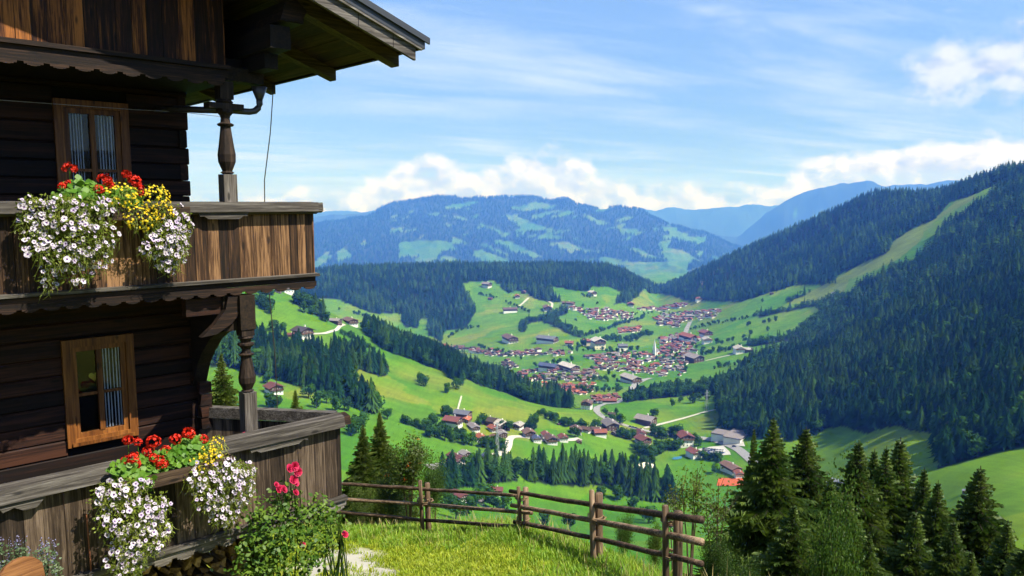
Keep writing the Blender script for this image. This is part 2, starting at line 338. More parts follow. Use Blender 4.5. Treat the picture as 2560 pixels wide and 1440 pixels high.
def spot(px, py, rmin=330.0, rmax=26000.0):
    """the place on the land that the photograph shows at (px, py): first ground beyond rmin on that line of sight"""
    a, t = az_el(px, py); rs = _rs[(_rs >= rmin) & (_rs <= rmax)]
    z = ground(rs * math.sin(a), rs * math.cos(a)); hit = np.nonzero(z >= t * rs)[0]
    k = hit[0] if len(hit) else int(np.argmax(z / rs)); r = rs[k]
    if k > 0:
        e0 = z[k-1] - t * rs[k-1]; e1 = z[k] - t * rs[k]
        if e1 > e0: r = rs[k-1] + (rs[k] - rs[k-1]) * max(0, min(1, -e0 / (e1 - e0)))
    x, y = r * math.sin(a), r * math.cos(a); return Vector((x, y, float(ground(x, y)))), r
# --- land cover: outlines read from the photograph, each valid on one body of land (distance range)
def zz(s, ox, oy, pts): return [(ox + x / s, oy + y / s) for x, y in pts]
Z5 = lambda p: zz(2.844, 780, 400, p); Z6 = lambda p: zz(2.844, 1660, 350, p); Z7 = lambda p: zz(2.844, 1050, 680, p); Z8 = lambda p: zz(3.6, 480, 700, p)
ZA = lambda p: zz(2.56, 800, 1000, p); ZB = lambda p: zz(2.938, 1700, 950, p); ZC = lambda p: zz(2.619, 1700, 550, p); ZD = lambda p: zz(6.4, 1050, 1000, p); ZE = lambda p: zz(4.8, 1450, 950, p)
WOODS = {
 'hill': (1900, 3900, [[(300, 560), (300, 745), (780, 745), (847, 748), (885, 766), (938, 785), (1000, 785), (1012, 818), (1044, 820), (1051, 797), (1068, 797), (1072, 838), (1103, 856), (1113, 828), (1166, 820), (1180, 796), (1189, 775), (1170, 740), (1152, 708), (1233, 701), (1271, 734), (1293, 724), (1324, 733), (1338, 747), (1402, 759), (1387, 743), (1377, 715), (1437, 726), (1472, 729), (1482, 717), (1525, 717), (1560, 734), (1535, 761), (1577, 755), (1588, 747), (1612, 722), (1650, 700), (1650, 560)]]),
 'slope_far': (1500, 3900, [[(1625, 735), (1660, 735), (1720, 752), (1850, 755), (1900, 740), (1990, 712), (2090, 713), (2090, 690), (2219, 632), (2223, 619), (2242, 596), (2296, 565), (2334, 550), (2374, 505), (2433, 487), (2560, 430), (2560, 350), (1600, 350), (1600, 700)]]),
 'slope': (520, 2900, [ZB([(280, 240), (320, 350), (530, 420), (860, 440), (1000, 400), (1080, 350), (1220, 340), (1360, 400), (1440, 370), (1590, 330), (1700, 370), (1900, 390), (1870, 480), (1900, 600), (1880, 670), (2100, 660), (2250, 620), (2350, 600), (2700, 640)]) + [(3400, 1250), (3400, 300), (2600, 380), (2455, 508), (2385, 552), (2338, 592), (2325, 628), (2278, 664), (2232, 678), (2222, 692), (2145, 718), (2128, 742), (2115, 755), (2060, 800), (2139, 794), (2067, 829), (2025, 852), (1960, 882), (1914, 901), (1872, 913), (1826, 955), (1795, 1008)]]),
 'left': (380, 1300, [Z8([(-300, 480), (330, 470), (400, 560), (560, 560), (700, 610), (950, 640), (1150, 700), (1280, 740), (1280, 640), (1450, 650), (1550, 700), (1600, 790), (1700, 780), (1760, 860), (1680, 870), (1500, 800), (1440, 850), (1440, 950), (1420, 1060), (1350, 1090), (1200, 1030), (1000, 970), (800, 900), (700, 870), (600, 870), (400, 800), (-300, 720)]),
   Z8([(1530, 460), (1650, 460), (1800, 520), (1900, 560), (2000, 560), (2130, 580), (2280, 690), (2400, 690), (2520, 780), (2520, 880), (2450, 890), (2440, 950), (2350, 900), (2280, 830), (2200, 800), (2000, 720), (1900, 690), (1740, 640), (1600, 520)]),
   Z8([(1420, 1040), (1550, 1080), (1650, 1150), (1680, 1200), (1620, 1210), (1500, 1160), (1460, 1120)]), Z8([(900, 200), (1100, 250), (1200, 330), (1170, 370), (1050, 260), (900, 215)])]),
 'belt': (900, 1700, [Z7([(0, 520), (100, 540), (170, 600), (290, 620), (380, 660), (480, 720), (620, 760), (700, 830), (740, 870), (760, 905), (940, 900), (1000, 900), (1080, 970), (1090, 1010), (1040, 1030), (1000, 1000), (880, 980), (760, 935), (700, 890), (430, 810), (310, 750), (250, 730), (130, 690), (0, 650)])]),
 'grove': (400, 800, [ZA([(770, 565), (850, 510), (950, 480), (1100, 470), (1230, 480), (1265, 515), (1100, 535), (930, 555), (820, 590)]), ZA([(1305, 515), (1350, 470), (1500, 475), (1700, 480), (1850, 490), (1980, 530), (2100, 565), (2250, 600), (2330, 640), (2250, 655), (2100, 645), (1950, 605), (1870, 550), (1600, 550), (1420, 535)])]),
 'valley': (800, 2700, [Z7([(1440, 930), (1500, 890), (1600, 870), (1750, 850), (1900, 830), (2000, 820), (2100, 800), (2300, 720), (2560, 600), (2600, 700), (2160, 870), (1900, 880), (1600, 910)]), Z7([(720, 430), (705, 380), (760, 350), (860, 320), (900, 290), (1050, 260), (1050, 290), (960, 330), (1010, 390), (1100, 430), (1180, 470), (1100, 460), (980, 400), (860, 350), (760, 370), (745, 430)]), ZC([(690, 540), (850, 460), (870, 470), (720, 545)]), ZC([(500, 620), (760, 570), (900, 540), (1040, 480), (1100, 510), (1040, 560), (1160, 600), (1100, 640), (960, 720), (860, 770), (680, 800), (450, 830), (450, 810), (680, 770), (800, 700), (920, 620), (900, 560), (520, 640)])]),
}
MEADOWS = [(400, 3500, ZC([(1170, 500), (1260, 450), (1380, 380), (1430, 375), (1330, 440), (1180, 510)])), (400, 3500, ZC([(1280, 830), (1350, 800), (1350, 815), (1285, 840)])), (400, 3500, ZC([(960, 720), (1160, 625), (1190, 605), (1150, 660), (970, 725)]))]
FARFIELDS = [Z5(p) for p in ([(170, 640), (230, 630), (300, 680), (240, 720), (175, 725)], [(50, 690), (120, 645), (130, 700), (60, 770), (0, 785), (0, 760)], [(345, 600), (375, 560), (415, 600), (370, 612)],
 [(610, 590), (800, 570), (980, 580), (1030, 640), (930, 640), (890, 700), (840, 725), (700, 720), (770, 690), (610, 690), (630, 640)], [(900, 720), (930, 675), (1050, 710), (980, 730)], [(985, 590), (1000, 540), (1110, 595), (1030, 605)],
 [(1175, 590), (1250, 600), (1420, 690), (1300, 650)], [(1140, 660), (1200, 635), (1340, 690), (1450, 740), (1380, 750), (1250, 730), (1140, 690)], [(1290, 565), (1400, 580), (1640, 690), (1570, 700), (1450, 650), (1300, 590)],
 [(1370, 400), (1440, 385), (1560, 450), (1720, 490), (1730, 520), (1600, 500), (1500, 490)], [(1180, 450), (1290, 480), (1400, 530), (1330, 520), (1200, 470)], [(1720, 590), (1800, 580), (1920, 630), (2080, 650), (1960, 660), (1870, 640), (1860, 670), (1760, 620)],
 [(1940, 380), (2020, 420), (2140, 450), (2040, 465), (1950, 410)], [(2180, 470), (2240, 480), (2360, 510), (2300, 530), (2190, 515)], [(2260, 630), (2330, 630), (2420, 680), (2560, 720), (2440, 710), (2330, 680)], [(2440, 670), (2550, 620), (2570, 690)],
 [(2040, 690), (2130, 690), (2250, 740), (2330, 760), (2200, 770), (2060, 740)], [(2280, 800), (2340, 755), (2600, 780), (2600, 830), (2300, 810)], [(2480, 480), (2600, 475), (2600, 530), (2510, 500)], [(990, 395), (1060, 395), (1120, 430), (1000, 410)], [(360, 420), (460, 375), (430, 400)],
 [(930, 340), (1100, 300), (1200, 300), (1000, 360)], [(1400, 340), (1600, 300), (1760, 330), (1600, 350), (1480, 370)], [(1620, 540), (1700, 530), (1800, 560), (1700, 565)])]
FARFIELDS += [Z6(p) for p in ([(0, 620), (100, 640), (180, 690), (300, 690), (270, 750), (100, 710)], [(0, 760), (120, 780), (280, 870), (100, 880), (0, 860)], [(300, 810), (430, 840), (490, 845), (470, 865), (350, 850)], [(-60, 930), (90, 950), (50, 980), (-60, 1000)], [(730, 630), (780, 590), (830, 570), (800, 600)], [(650, 740), (700, 720), (760, 735), (690, 770)], [(860, 550), (940, 510), (950, 520), (880, 555)], [(1000, 590), (1100, 520), (1210, 455), (1120, 530)])]
def inside(px, py, poly):
    r = np.zeros(px.shape, bool); xs = [p[0] for p in poly]; ys = [p[1] for p in poly]
    k = np.nonzero((px > min(xs)) & (px < max(xs)) & (py > min(ys)) & (py < max(ys)))
    if not len(k[0]): return r
    X = px[k]; Y = py[k]; c = np.zeros(X.shape, bool)
    for (x0, y0), (x1, y1) in zip(poly, poly[1:] + poly[:1]):
        if y0 == y1: continue
        c ^= ((y0 > Y) != (y1 > Y)) & (X < (x1 - x0) * (Y - y0) / (y1 - y0) + x0)
    r[k] = c; return r
def cover(x, y, z):
    """0 meadow, 1.. wood (index of WOODS + 1), 20 far wood"""
    x = np.asarray(x, float); r = np.hypot(x, y); px, py, f = project(x, y, z); px = np.where(f > 1, px, -9e3)
    c = np.zeros(x.shape, int); jx = vnoise(px / 9 + 500, py / 9 + 500, 31, 3) * 14; jy = vnoise(px / 9 + 900, py / 9 + 100, 33, 3) * 9
    for k, (n, (r0, r1, polys)) in enumerate(WOODS.items()):
        ok = (r >= r0) & (r <= r1)
        for p in polys: c[ok & inside(px + jx * 0.6, py + jy * 0.6, p)] = k + 1
    for r0, r1, p in MEADOWS: c[(r >= r0) & (r <= r1) & inside(px, py, p)] = 0
    far = (r > 6500); fld = np.zeros(x.shape, bool)
    for p in FARFIELDS: fld |= inside(px + jx, py + jy, p)
    sm = vnoise(px / 34 + py / 60 + 60, py / 10 + px / 70 + 300, 91, 3); fld |= (sm > 0.205) & (px > 950) & (px < 1880) & (py > 520) & (r < 12800)
    fld |= (r < 8900) & (px > 1560) & (px < 1720) & (py > 655)
    c[far] = 20; c[far & fld] = 0
    side = (f <= 1) | (px > 3300) | (px < -300); c[side & (r > 250) & (r < 5600) & (vnoise(x / 300 + 70, np.asarray(y) / 300 + 70, 41, 3) > -0.12)] = 3; c[(np.abs(np.arctan2(x, y)) > 50 * D2R) & (r > 28) & (r < 5600)] = 3  # wood cover close in at the unseen sides, added so windows reflect dark ground
    return c
def make_terrain():
    ny, nx = ZF.shape; X = _R * np.sin(_T); Y = _R * np.cos(_T)
    v = np.stack([X, Y, ZF], -1).reshape(-1, 3); i = np.arange(ny - 1)[:, None] * nx; j = np.arange(nx)[None, :]; j2 = (j + 1) % nx
    f = np.stack([i + j, i + j2, i + nx + j2, i + nx + j], -1).reshape(-1, 4)
    m = np_mesh('terrain', v, f, smooth=True); r = _R.ravel(); x, y, z = v.T
    c = cover(x, y, z); px, py, ff = project(x, y, z)
    # meadow tones: parcels of different mowing, with dry patches
    cell = np.random.default_rng(3).random((64, 2)); tone = np.random.default_rng(4).random(4096)
    wx = x + vnoise(x / 120 + 9, y / 120 + 9, 51, 3) * 140; wy = y + vnoise(x / 120 + 60, y / 120 + 20, 52, 3) * 140
    sc_ = np.where(r > 4000, 380.0, 125.0); a = (0.8 * wx + 0.6 * wy) / sc_; b = (-0.6 * wx + 0.8 * wy) / (sc_ * 0.55)
    t = tone[(np.floor(a).astype(int) * 71 + np.floor(b).astype(int) * 131) % 4096]
    n = vnoise(x / 60 + 200, y / 60 + 200, 61, 5) * 1.6; n2 = vnoise(x / 400 + 20, y / 400 + 20, 63, 4) * 1.6
    g1 = np.array([.042, .135, .005]); g2 = np.array([.090, .172, .007]); g3 = np.array([.150, .165, .018])
    w = np.clip(t * 0.95 + n * 0.5 + n2 * 0.35 + ((px > 1950) & (r < 800)) * .7, 0, 1.6)[:, None]; col = g1 * (1 - w) + g2 * w
    dry = (np.clip((n * 0.9 + n2 * 0.9 + (t > 0.83) * 0.35 - 0.28) * 2.0, 0, 1) * 0.75)[:, None]; col = col * (1 - dry) + g3 * dry
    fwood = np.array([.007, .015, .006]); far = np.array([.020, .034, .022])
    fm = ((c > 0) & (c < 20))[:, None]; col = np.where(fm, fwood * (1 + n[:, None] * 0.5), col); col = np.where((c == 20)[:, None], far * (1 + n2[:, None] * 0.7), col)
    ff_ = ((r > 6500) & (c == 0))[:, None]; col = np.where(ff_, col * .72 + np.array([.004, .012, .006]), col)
    piste = inside(px, py, ZC([(690, 550), (870, 460), (1000, 390), (1170, 290), (1360, 215), (1370, 180), (1420, 120), (1560, 40), (1660, 0), (1800, -120), (1930, -170), (1940, -140), (1740, -40), (1610, 50), (1570, 140), (1450, 240), (1320, 310), (1110, 390), (1060, 500), (900, 540)])) & (r > 1400) & (r < 3500)
    col = np.where(piste[:, None], np.array([.115, .160, .018]) * (1 + n[:, None] * 0.3), col)
    clear = inside(px, py, Z6([(250, 1010), (380, 900), (400, 920), (300, 980), (260, 1060)])) & (r > 1500) & (r < 3600); col = np.where(clear[:, None], np.array([.14, .11, .055]), col)
    # the near bank in front of the house: yellow-green, worn gravelly patch by the path
    near = np.clip((26 - r) / 6, 0, 1)[:, None]; nn = vnoise(x * 1.1 + 300, y * 1.1 + 300, 71, 4)[:, None]
    gcol = np.array([.200, .225, .018]) * (1 + nn * 0.9) * np.where(np.abs(np.arctan2(x, y)) > 60 * D2R, .28, 1.0)[:, None]; col = col * (1 - near) + gcol * near  # bank out of view painted darker so the panes mirror no bright lawn
    wx_, wy_, _ = project(x, y, z); gp = np.clip(1 - np.hypot((wx_ - 850) / 190, (wy_ - 1425) / 75), 0, 1) * 2.3 + np.clip(1 - np.hypot((wx_ - 1010) / 130, (wy_ - 1440) / 30), 0, 1)
    gp = np.clip((gp + nn[:, 0] * 2.2 - 0.55) * 3, 0, 1) * (r < 16); col = col * (1 - gp[:, None]) + np.array([.36, .34, .29]) * gp[:, None]
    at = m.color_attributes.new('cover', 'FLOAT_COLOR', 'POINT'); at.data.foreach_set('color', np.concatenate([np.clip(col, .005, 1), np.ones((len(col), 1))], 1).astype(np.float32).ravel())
    mt, N, bs = new_mat('land'); ca = N('ShaderNodeVertexColor'); ca.layer_name = 'cover'; tc = N('ShaderNodeTexCoord')
    f1 = N.noise(tc.outputs['Object'], 0.035, 5, 0.62); f2 = N.noise(N.vmath('MULTIPLY', tc.outputs['Object'], (0.02, 0.09, 0.05)), 1.0, 3); f3 = N.noise(tc.outputs['Object'], 1.6, 3, 0.7)
    k = N.math('ADD', N.math('ADD', N.math('MULTIPLY', f1, 0.7), N.math('MULTIPLY', f2, 0.5)), N.math('MULTIPLY', f3, 0.5)); f4 = N.noise(N.vmath('MULTIPLY', tc.outputs['Object'], (0.30, 0.022, 0.05)), 1.0, 2); k = N.math('ADD', k, N.math('SUBTRACT', N.math('MULTIPLY', f4, 0.5), 0.10))
    N.link(N.mix(1.0, ca.outputs[0], N.comb(k, k, k), 'MULTIPLY'), bs.inputs['Base Color']); bs.inputs['Roughness'].default_value = 0.95; bs.inputs['Specular IOR Level'].default_value = 0.1
    m.materials.append(mt); return tag(link(bpy.data.objects.new('terrain', m)), 'green alpine valley floor with mown meadows and mountain slopes', 'terrain', kind='structure')
make_terrain()

# ---------------------------------------------------------------- air
def make_haze():
    b = MB().box(-30000, -2500, -1000, 30000, 26500, 1000); m = bpy.data.materials.new('air'); m.use_nodes = True; N = NT(m.node_tree)
    v = N('ShaderNodeVolumePrincipled'); v.inputs['Color'].default_value = (0.075, 0.24, 1.0, 1); v.inputs['Density'].default_value = HAZE; v.inputs['Anisotropy'].default_value = 0.0
    if 'Absorption Color' in v.inputs: v.inputs['Absorption Color'].default_value = (1, 1, 1, 1)
    v.inputs['Density Attribute'].default_value = ''
    m.cycles.homogeneous_volume = True
    o = N('ShaderNodeOutputMaterial'); N.link(v.outputs[0], o.inputs['Volume'])
    tag(b.build('haze', m), 'thin blue summer haze filling the valley', 'haze', kind='stuff')
HAZE = 0.000108
make_haze()
# ---------------------------------------------------------------- far and middle trees
M_NEEDLE = leafy('needles_far', (.006, .026, .007), (.024, .070, .016), 0.15, 0.75, 0.12, 0)
M_NEEDLE_B = leafy('needles_far_light', (.020, .055, .008), (.064, .125, .020), 0.15, 0.75, 0.12, 0)
M_LEAF_FAR = leafy('leaves_far', (.020, .062, .007), (.062, .140, .016), 0.25, 0.6, 0.35, 0)
M_BARK = plain('bark', (.075, .055, .040), 0.9, 0.4, 4)
def conifer_mesh(name, seed, layers=9, seg=11, mat=None, slim=1.0):
    """unit-high spruce: a thin trunk and tiers of drooping, ragged branch fans"""
    rg = random.Random(seed); b = MB(); b.tube([(0, 0, -0.03), (0, 0, 0.5), (0, 0, 0.97)], [.014, .009, .003], 5, 1)
    for k in range(layers):
        t = k / layers; z = 0.06 + 0.88 * t ** 0.92; R = 0.185 * slim * (1 - t) ** 0.85 + 0.015; h = 0.20 * (1 - t * 0.62)
        a0 = rg.random() * 6.3; top = (rg.uniform(-.01, .01), rg.uniform(-.01, .01), min(z + h, 1.0))
        for i in range(seg):
            a = a0 + 2 * math.pi * i / seg + rg.uniform(-.18, .18); w = math.pi / seg * rg.uniform(0.75, 1.2); r = R * rg.uniform(0.62, 1.18); dz = rg.uniform(-.02, .02)
            P = [top, (math.cos(a - w) * r * 0.62, math.sin(a - w) * r * 0.62, z + h * 0.34 + dz), (math.cos(a) * r, math.sin(a) * r, z - 0.02 + dz), (math.cos(a + w) * r * 0.62, math.sin(a + w) * r * 0.62, z + h * 0.34 + dz)]
            b.add(P, [(0, 1, 2), (0, 2, 3)], 0)
    return b.mesh(name, [mat, M_BARK])
def lump(rg, n=3.0):
    while True:
        v = Vector((rg.uniform(-1, 1), rg.uniform(-1, 1), rg.uniform(-1, 1)))
        if 0.05 < v.length < 1: return v.normalized()
def broadleaf_mesh(name, seed, lobes=9, leaves=46, mat=None):
    """unit-high broadleaf tree: trunk, forked limbs and an uneven crown of leaf clumps"""
    rg = random.Random(seed); b = MB(); b.tube([(0, 0, -0.03), (.01, 0, .2), (0.0, .01, .5)], [.035, .026, .012], 6, 1)
    cs = []
    for k in range(lobes):
        a = rg.random() * 6.3; r = rg.uniform(0.05, 0.26); z = rg.uniform(0.22, 0.82); s = rg.uniform(0.16, 0.23) * (1.2 - 0.55 * abs(z - 0.45))
        cs.append((Vector((r * math.cos(a), r * math.sin(a), z)), s))
    for c, s in cs[:5]: b.tube([(0, 0, .22), c], [.014, .006], 4, 1, caps=False)
    for c, s in cs:
        for i in range(leaves):
            n = lump(rg); p = c + n * s * rg.uniform(0.72, 1.1); t = n.cross(lump(rg)).normalized(); u = n.cross(t); q = rg.uniform(.040, .070)
            n2 = (n + lump(rg) * 0.7) * 0.02
            b.add([p + t * q, p + u * q + n2, p - t * q, p - u * q - n2], [(0, 1, 2, 3)], 0)
    return b.mesh(name, [mat, M_BARK])
CON = [conifer_mesh('spruce_%d' % k, k, 13, 13, M_NEEDLE if k % 3 else M_NEEDLE_B, (0.85, 1.0, 1.2, 0.95)[k]) for k in range(4)]
CONF = [conifer_mesh('spruce_far_%d' % k, 40 + k, 6, 7, M_NEEDLE if k != 2 else M_NEEDLE_B, (0.95, 1.15, 1.35)[k]) for k in range(3)]
BRO = [broadleaf_mesh('broadleaf_%d' % k, k, 9, 46, M_LEAF_FAR) for k in range(4)]
BROF = [broadleaf_mesh('broadleaf_far_%d' % k, 60 + k, 6, 16, M_LEAF_FAR) for k in range(2)]

def scatter(name, pts, scl, rot, idx, meshes, label, cat):
    """one mass of plants nobody could count: points that carry small copies"""
    src = bpy.data.collections.new(name + '_kinds')
    for k, m in enumerate(meshes): src.objects.link(bpy.data.objects.new('%s_kind_%02d' % (name, k), m))
    me = bpy.data.meshes.new(name); n = len(pts); me.vertices.add(n); me.vertices.foreach_set('co', np.asarray(pts, np.float32).ravel())
    for nm, ty, d in (('scl', 'FLOAT_VECTOR', scl), ('rot', 'FLOAT_VECTOR', rot), ('idx', 'INT', idx)):
        a = me.attributes.new(nm, ty, 'POINT'); a.data.foreach_set('vector' if ty == 'FLOAT_VECTOR' else 'value', np.asarray(d, np.int32 if ty == 'INT' else np.float32).ravel())
    o = link(bpy.data.objects.new(name, me)); ng = bpy.data.node_groups.new(name, 'GeometryNodeTree')
    ng.interface.new_socket('Geometry', in_out='INPUT', socket_type='NodeSocketGeometry'); ng.interface.new_socket('Geometry', in_out='OUTPUT', socket_type='NodeSocketGeometry')
    gi = ng.nodes.new('NodeGroupInput'); go = ng.nodes.new('NodeGroupOutput'); ip = ng.nodes.new('GeometryNodeInstanceOnPoints'); ci = ng.nodes.new('GeometryNodeCollectionInfo')
    ci.inputs['Collection'].default_value = src; ci.inputs['Separate Children'].default_value = True; ci.inputs['Reset Children'].default_value = True; ip.inputs['Pick Instance'].default_value = True
    def attr(nm, ty): q = ng.nodes.new('GeometryNodeInputNamedAttribute'); q.data_type = ty; q.inputs['Name'].default_value = nm; return q.outputs['Attribute']
    L = ng.links.new; L(gi.outputs[0], ip.inputs['Points']); L(ci.outputs[0], ip.inputs['Instance']); L(attr('idx', 'INT'), ip.inputs['Instance Index']); L(attr('scl', 'FLOAT_VECTOR'), ip.inputs['Scale'])
    try:
        e = ng.nodes.new('FunctionNodeEulerToRotation'); L(attr('rot', 'FLOAT_VECTOR'), e.inputs[0]); L(e.outputs[0], ip.inputs['Rotation'])
    except Exception: pass
    L(ip.outputs[0], go.inputs[0]); o.modifiers.new('copies', 'NODES').node_group = ng
    return tag(o, label, cat, kind='stuff')
def tree_points():
    """candidates spread over the land in rings, thinner with distance"""
    out = {}
    th0, th1 = -37 * D2R, 38.5 * D2R
    def ring(r0, r1, sp):
        rs = []; r = r0
        while r < r1: s = sp(r); rs.append((r, s)); r += s
        X = []
        for r, s in rs:
            n = int((th1 - th0) * r / s); a = th0 + (np.arange(n) + RNG.random(n)) * (th1 - th0) / n; q = r + (RNG.random(n) - 0.5) * s * 1.6; X.append(np.stack([q * np.sin(a), q * np.cos(a), np.full(n, s)], 1))
        return np.concatenate(X)
    P = np.concatenate([ring(385, 3700, lambda r: 6.4 if r < 900 else max(6.4, 6.4 + (r - 900) * 0.0042)), ring(7900, 12800, lambda r: 44 + (r - 7900) * 0.003)])
    z = ground(P[:, 0], P[:, 1]); c = cover(P[:, 0], P[:, 1], z); gap = vnoise(P[:, 0] / 38 + 11, P[:, 1] / 38 + 11, 85, 3) > .27; k = (c > 0) & ~gap
    return np.concatenate([P[k, :2], z[k, None], P[k, 2:]], 1), c[k]
TP, TC = tree_points()
names = list(WOODS)
# visibility: leave out what a nearer ridge hides by far
def hidden(p):
    r = np.hypot(p[:, 0], p[:, 1]); a = np.arctan2(p[:, 0], p[:, 1]); t = (p[:, 2] + 30) / r; h = np.zeros(len(p), bool)
    for f in np.linspace(0.3, 0.97, 26):
        q = r * f; ok = q > 60; h |= ok & (ground(q * np.sin(a), q * np.cos(a)) / q > t + 0.004)
    return h
_k = ~hidden(TP); TP = TP[_k]; TC = TC[_k]
rr = np.hypot(TP[:, 0], TP[:, 1]); n = len(TP); u = RNG.random(n)
px_, py_, _ = project(TP[:, 0], TP[:, 1], TP[:, 2])
clump = vnoise(TP[:, 0] / 55 + 300, TP[:, 1] / 55 + 300, 81, 3)
isleaf = np.zeros(n, bool)
for nm, p in (('hill', .05), ('slope_far', .10), ('slope', .24), ('left', .22), ('belt', .45), ('grove', .16), ('valley', .82)): isleaf |= (TC == names.index(nm) + 1) & (u < p + clump * 0.35 * (p < .8))
H = np.where(isleaf, 12 + 8 * RNG.random(n), 15 + 16 * RNG.random(n)) * np.clip(1 + clump * 0.5, .7, 1.3)
H = np.where(TC == 20, 38 + 18 * RNG.random(n), H); H = np.where((rr > 1600) & (TC < 20), H * 1.08, H)
H = np.where(TC == names.index('valley') + 1, H * 0.85, H)
H = np.where((TC == names.index('slope') + 1) & (rr > 900) & (px_ < 2100) & (py_ > 700) & (py_ < 860), H * 0.7, H)
wid = np.where(isleaf, H * (0.85 + 0.3 * RNG.random(n)), H * (1.0 + 0.55 * RNG.random(n))); wid = np.where(TC == 20, wid * 1.35, wid)
SCL = np.stack([wid, wid, H], 1); ROT = np.stack([np.zeros(n), np.zeros(n), RNG.random(n) * 6.283], 1); POS = TP[:, :3] - np.array([0, 0, .4])
# individual trees: the 290 spruces and the broadleaf trees that show largest
EXTRA = []       # (px, py, h, kind) of single meadow trees, filled from tree rows
def row(f, pts, n, h=13, jit=4, rmin=330):
    q = f(pts); seg = [math.hypot(b[0] - a[0], b[1] - a[1]) for a, b in zip(q, q[1:])]; tot = sum(seg)
    for k in range(n):
        d = (k + random.uniform(.1, .9)) / n * tot; i = 0
        while d > seg[i] and i < len(seg) - 1: d -= seg[i]; i += 1
        t = d / max(seg[i], 1e-6); EXTRA.append((q[i][0] + (q[i+1][0] - q[i][0]) * t + random.uniform(-jit, jit), q[i][1] + (q[i+1][1] - q[i][1]) * t + random.uniform(-jit, jit) * .6, h * random.uniform(.6, 1.25), rmin))
def singles(f, pts, h=14, rmin=330):
    for x, y in f(pts): EXTRA.append((x, y, h * random.uniform(.8, 1.2), rmin))
row(Z7, [(720, 440), (710, 380), (760, 350), (860, 340), (950, 330), (1000, 380), (1100, 420), (1180, 460), (1300, 420), (1450, 370), (1600, 330)], 74, 13, 3)
row(Z7, [(1100, 540), (1200, 520), (1340, 490), (1500, 490), (1650, 450)], 52, 15, 7); row(Z7, [(1000, 560), (1300, 570), (1560, 560)], 16, 11, 5)
row(Z7, [(1920, 410), (2100, 370), (2280, 340), (2400, 310), (2560, 290)], 34, 10, 2.5); row(Z7, [(1990, 590), (2100, 570), (2280, 550)], 20, 11, 4); row(Z7, [(2340, 530), (2450, 510), (2560, 490)], 18, 11, 3)
row(Z7, [(2080, 690), (2200, 670), (2300, 655), (2420, 630)], 12, 10, 3); row(Z7, [(610, 220), (700, 250), (780, 290)], 16, 11, 3); row(Z7, [(410, 160), (490, 175), (560, 190)], 10, 10, 2.5)
row(Z7, [(1150, 170), (1250, 185)], 8, 10, 3); row(Z7, [(1060, 390), (1250, 230)], 3, 10); row(Z7, [(190, 470), (330, 400), (420, 400)], 12, 11, 4)
row(Z7, [(700, 790), (900, 760), (1200, 770), (1400, 770)], 34, 9, 9); row(Z7, [(1250, 620), (1500, 600), (1800, 600), (1880, 700)], 40, 9, 14); row(Z7, [(380, 540), (500, 560), (730, 620)], 18, 10, 6); row(Z7, [(1050, 600), (1080, 640), (800, 680)], 10, 10, 4)
row(Z7, [(1500, 300), (1700, 300), (1950, 300)], 20, 8, 6); row(Z7, [(1200, 300), (1450, 310)], 16, 8, 6); row(Z7, [(1850, 470), (2000, 560)], 12, 9, 8); row(Z7, [(1120, 850), (1250, 850), (1430, 840)], 20, 9, 6)
singles(Z7, [(2445, 370), (2480, 360), (2525, 350), (2470, 420), (2335, 385), (2300, 470), (2310, 500), (2350, 450), (2190, 500), (2222, 490), (2110, 510), (2145, 520), (1885, 715), (1345, 730), (1222, 700), (2435, 215), (2335, 190), (2390, 180), (1260, 230), (1160, 250)], 12)
row(Z8, [(1340, 480), (1420, 510), (1560, 600), (1650, 640)], 16, 8, 3); row(Z8, [(1660, 380), (1800, 460), (1900, 530)], 18, 9, 3); row(Z8, [(1870, 1280), (2060, 1340)], 9, 7, 2); row(Z8, [(580, 210), (650, 240), (710, 310)], 12, 14, 5); row(Z8, [(590, 120), (740, 140)], 8, 9, 2); row(Z8, [(1450, 310), (1640, 350)], 9, 13, 3)
singles(Z8, [(800, 495), (1010, 295), (1085, 315), (1200, 375), (1325, 275), (730, 460), (1555, 1035), (1210, 1110), (1290, 1185), (1120, 1155), (1050, 1065), (2085, 955), (2055, 920), (2300, 1020), (2380, 985), (1760, 1255), (2110, 1345), (1480, 1375), (1430, 1400), (1540, 1300), (2235, 1400), (2300, 1235), (2170, 1330), (1400, 1180), (680, 930), (720, 1150), (760, 1160)], 13)
singles(ZD, [(60, 490), (120, 490), (160, 600), (230, 590), (300, 580), (400, 650), (500, 630), (560, 690), (620, 640), (680, 630), (700, 720), (830, 730), (1000, 770), (1060, 760), (1150, 790), (1210, 760), (400, 280), (460, 280), (1430, 500), (1330, 480), (1750, 470), (1820, 480), (2480, 590), (1310, 810), (1820, 400), (940, 420), (1000, 400)], 12)
row(ZA, [(1390, 90), (1480, 130), (1560, 160), (1700, 190), (1780, 180)], 20, 9, 4); row(ZA, [(1240, 170), (1340, 190)], 8, 7, 3)
row(ZE, [(830, 660), (1000, 680), (1180, 700), (1200, 800), (1000, 860), (850, 960), (700, 860)], 34, 12, 9); row(ZE, [(450, 690), (640, 710)], 11, 10, 4); row(ZE, [(1450, 940), (1700, 980)], 10, 8, 3); row(ZE, [(620, 990), (900, 1010)], 8, 9, 4)
singles(ZE, [(870, 430), (910, 440), (400, 510), (475, 530), (1110, 310), (1205, 270), (1355, 275), (1415, 240), (1535, 240), (1640, 205), (1610, 1120), (300, 420), (430, 420), (650, 840), (740, 860), (1170, 690), (1380, 760), (1430, 790)], 11)
singles(ZA, [(1920, 640), (1900, 640), (1790, 640), (820, 700), (870, 760), (940, 740), (1000, 680), (1060, 650), (1110, 700), (1180, 700), (1430, 800), (1600, 830), (2100, 790), (2080, 770), (760, 640), (2000, 700), (2200, 650), (2280, 660)], 12, 330)
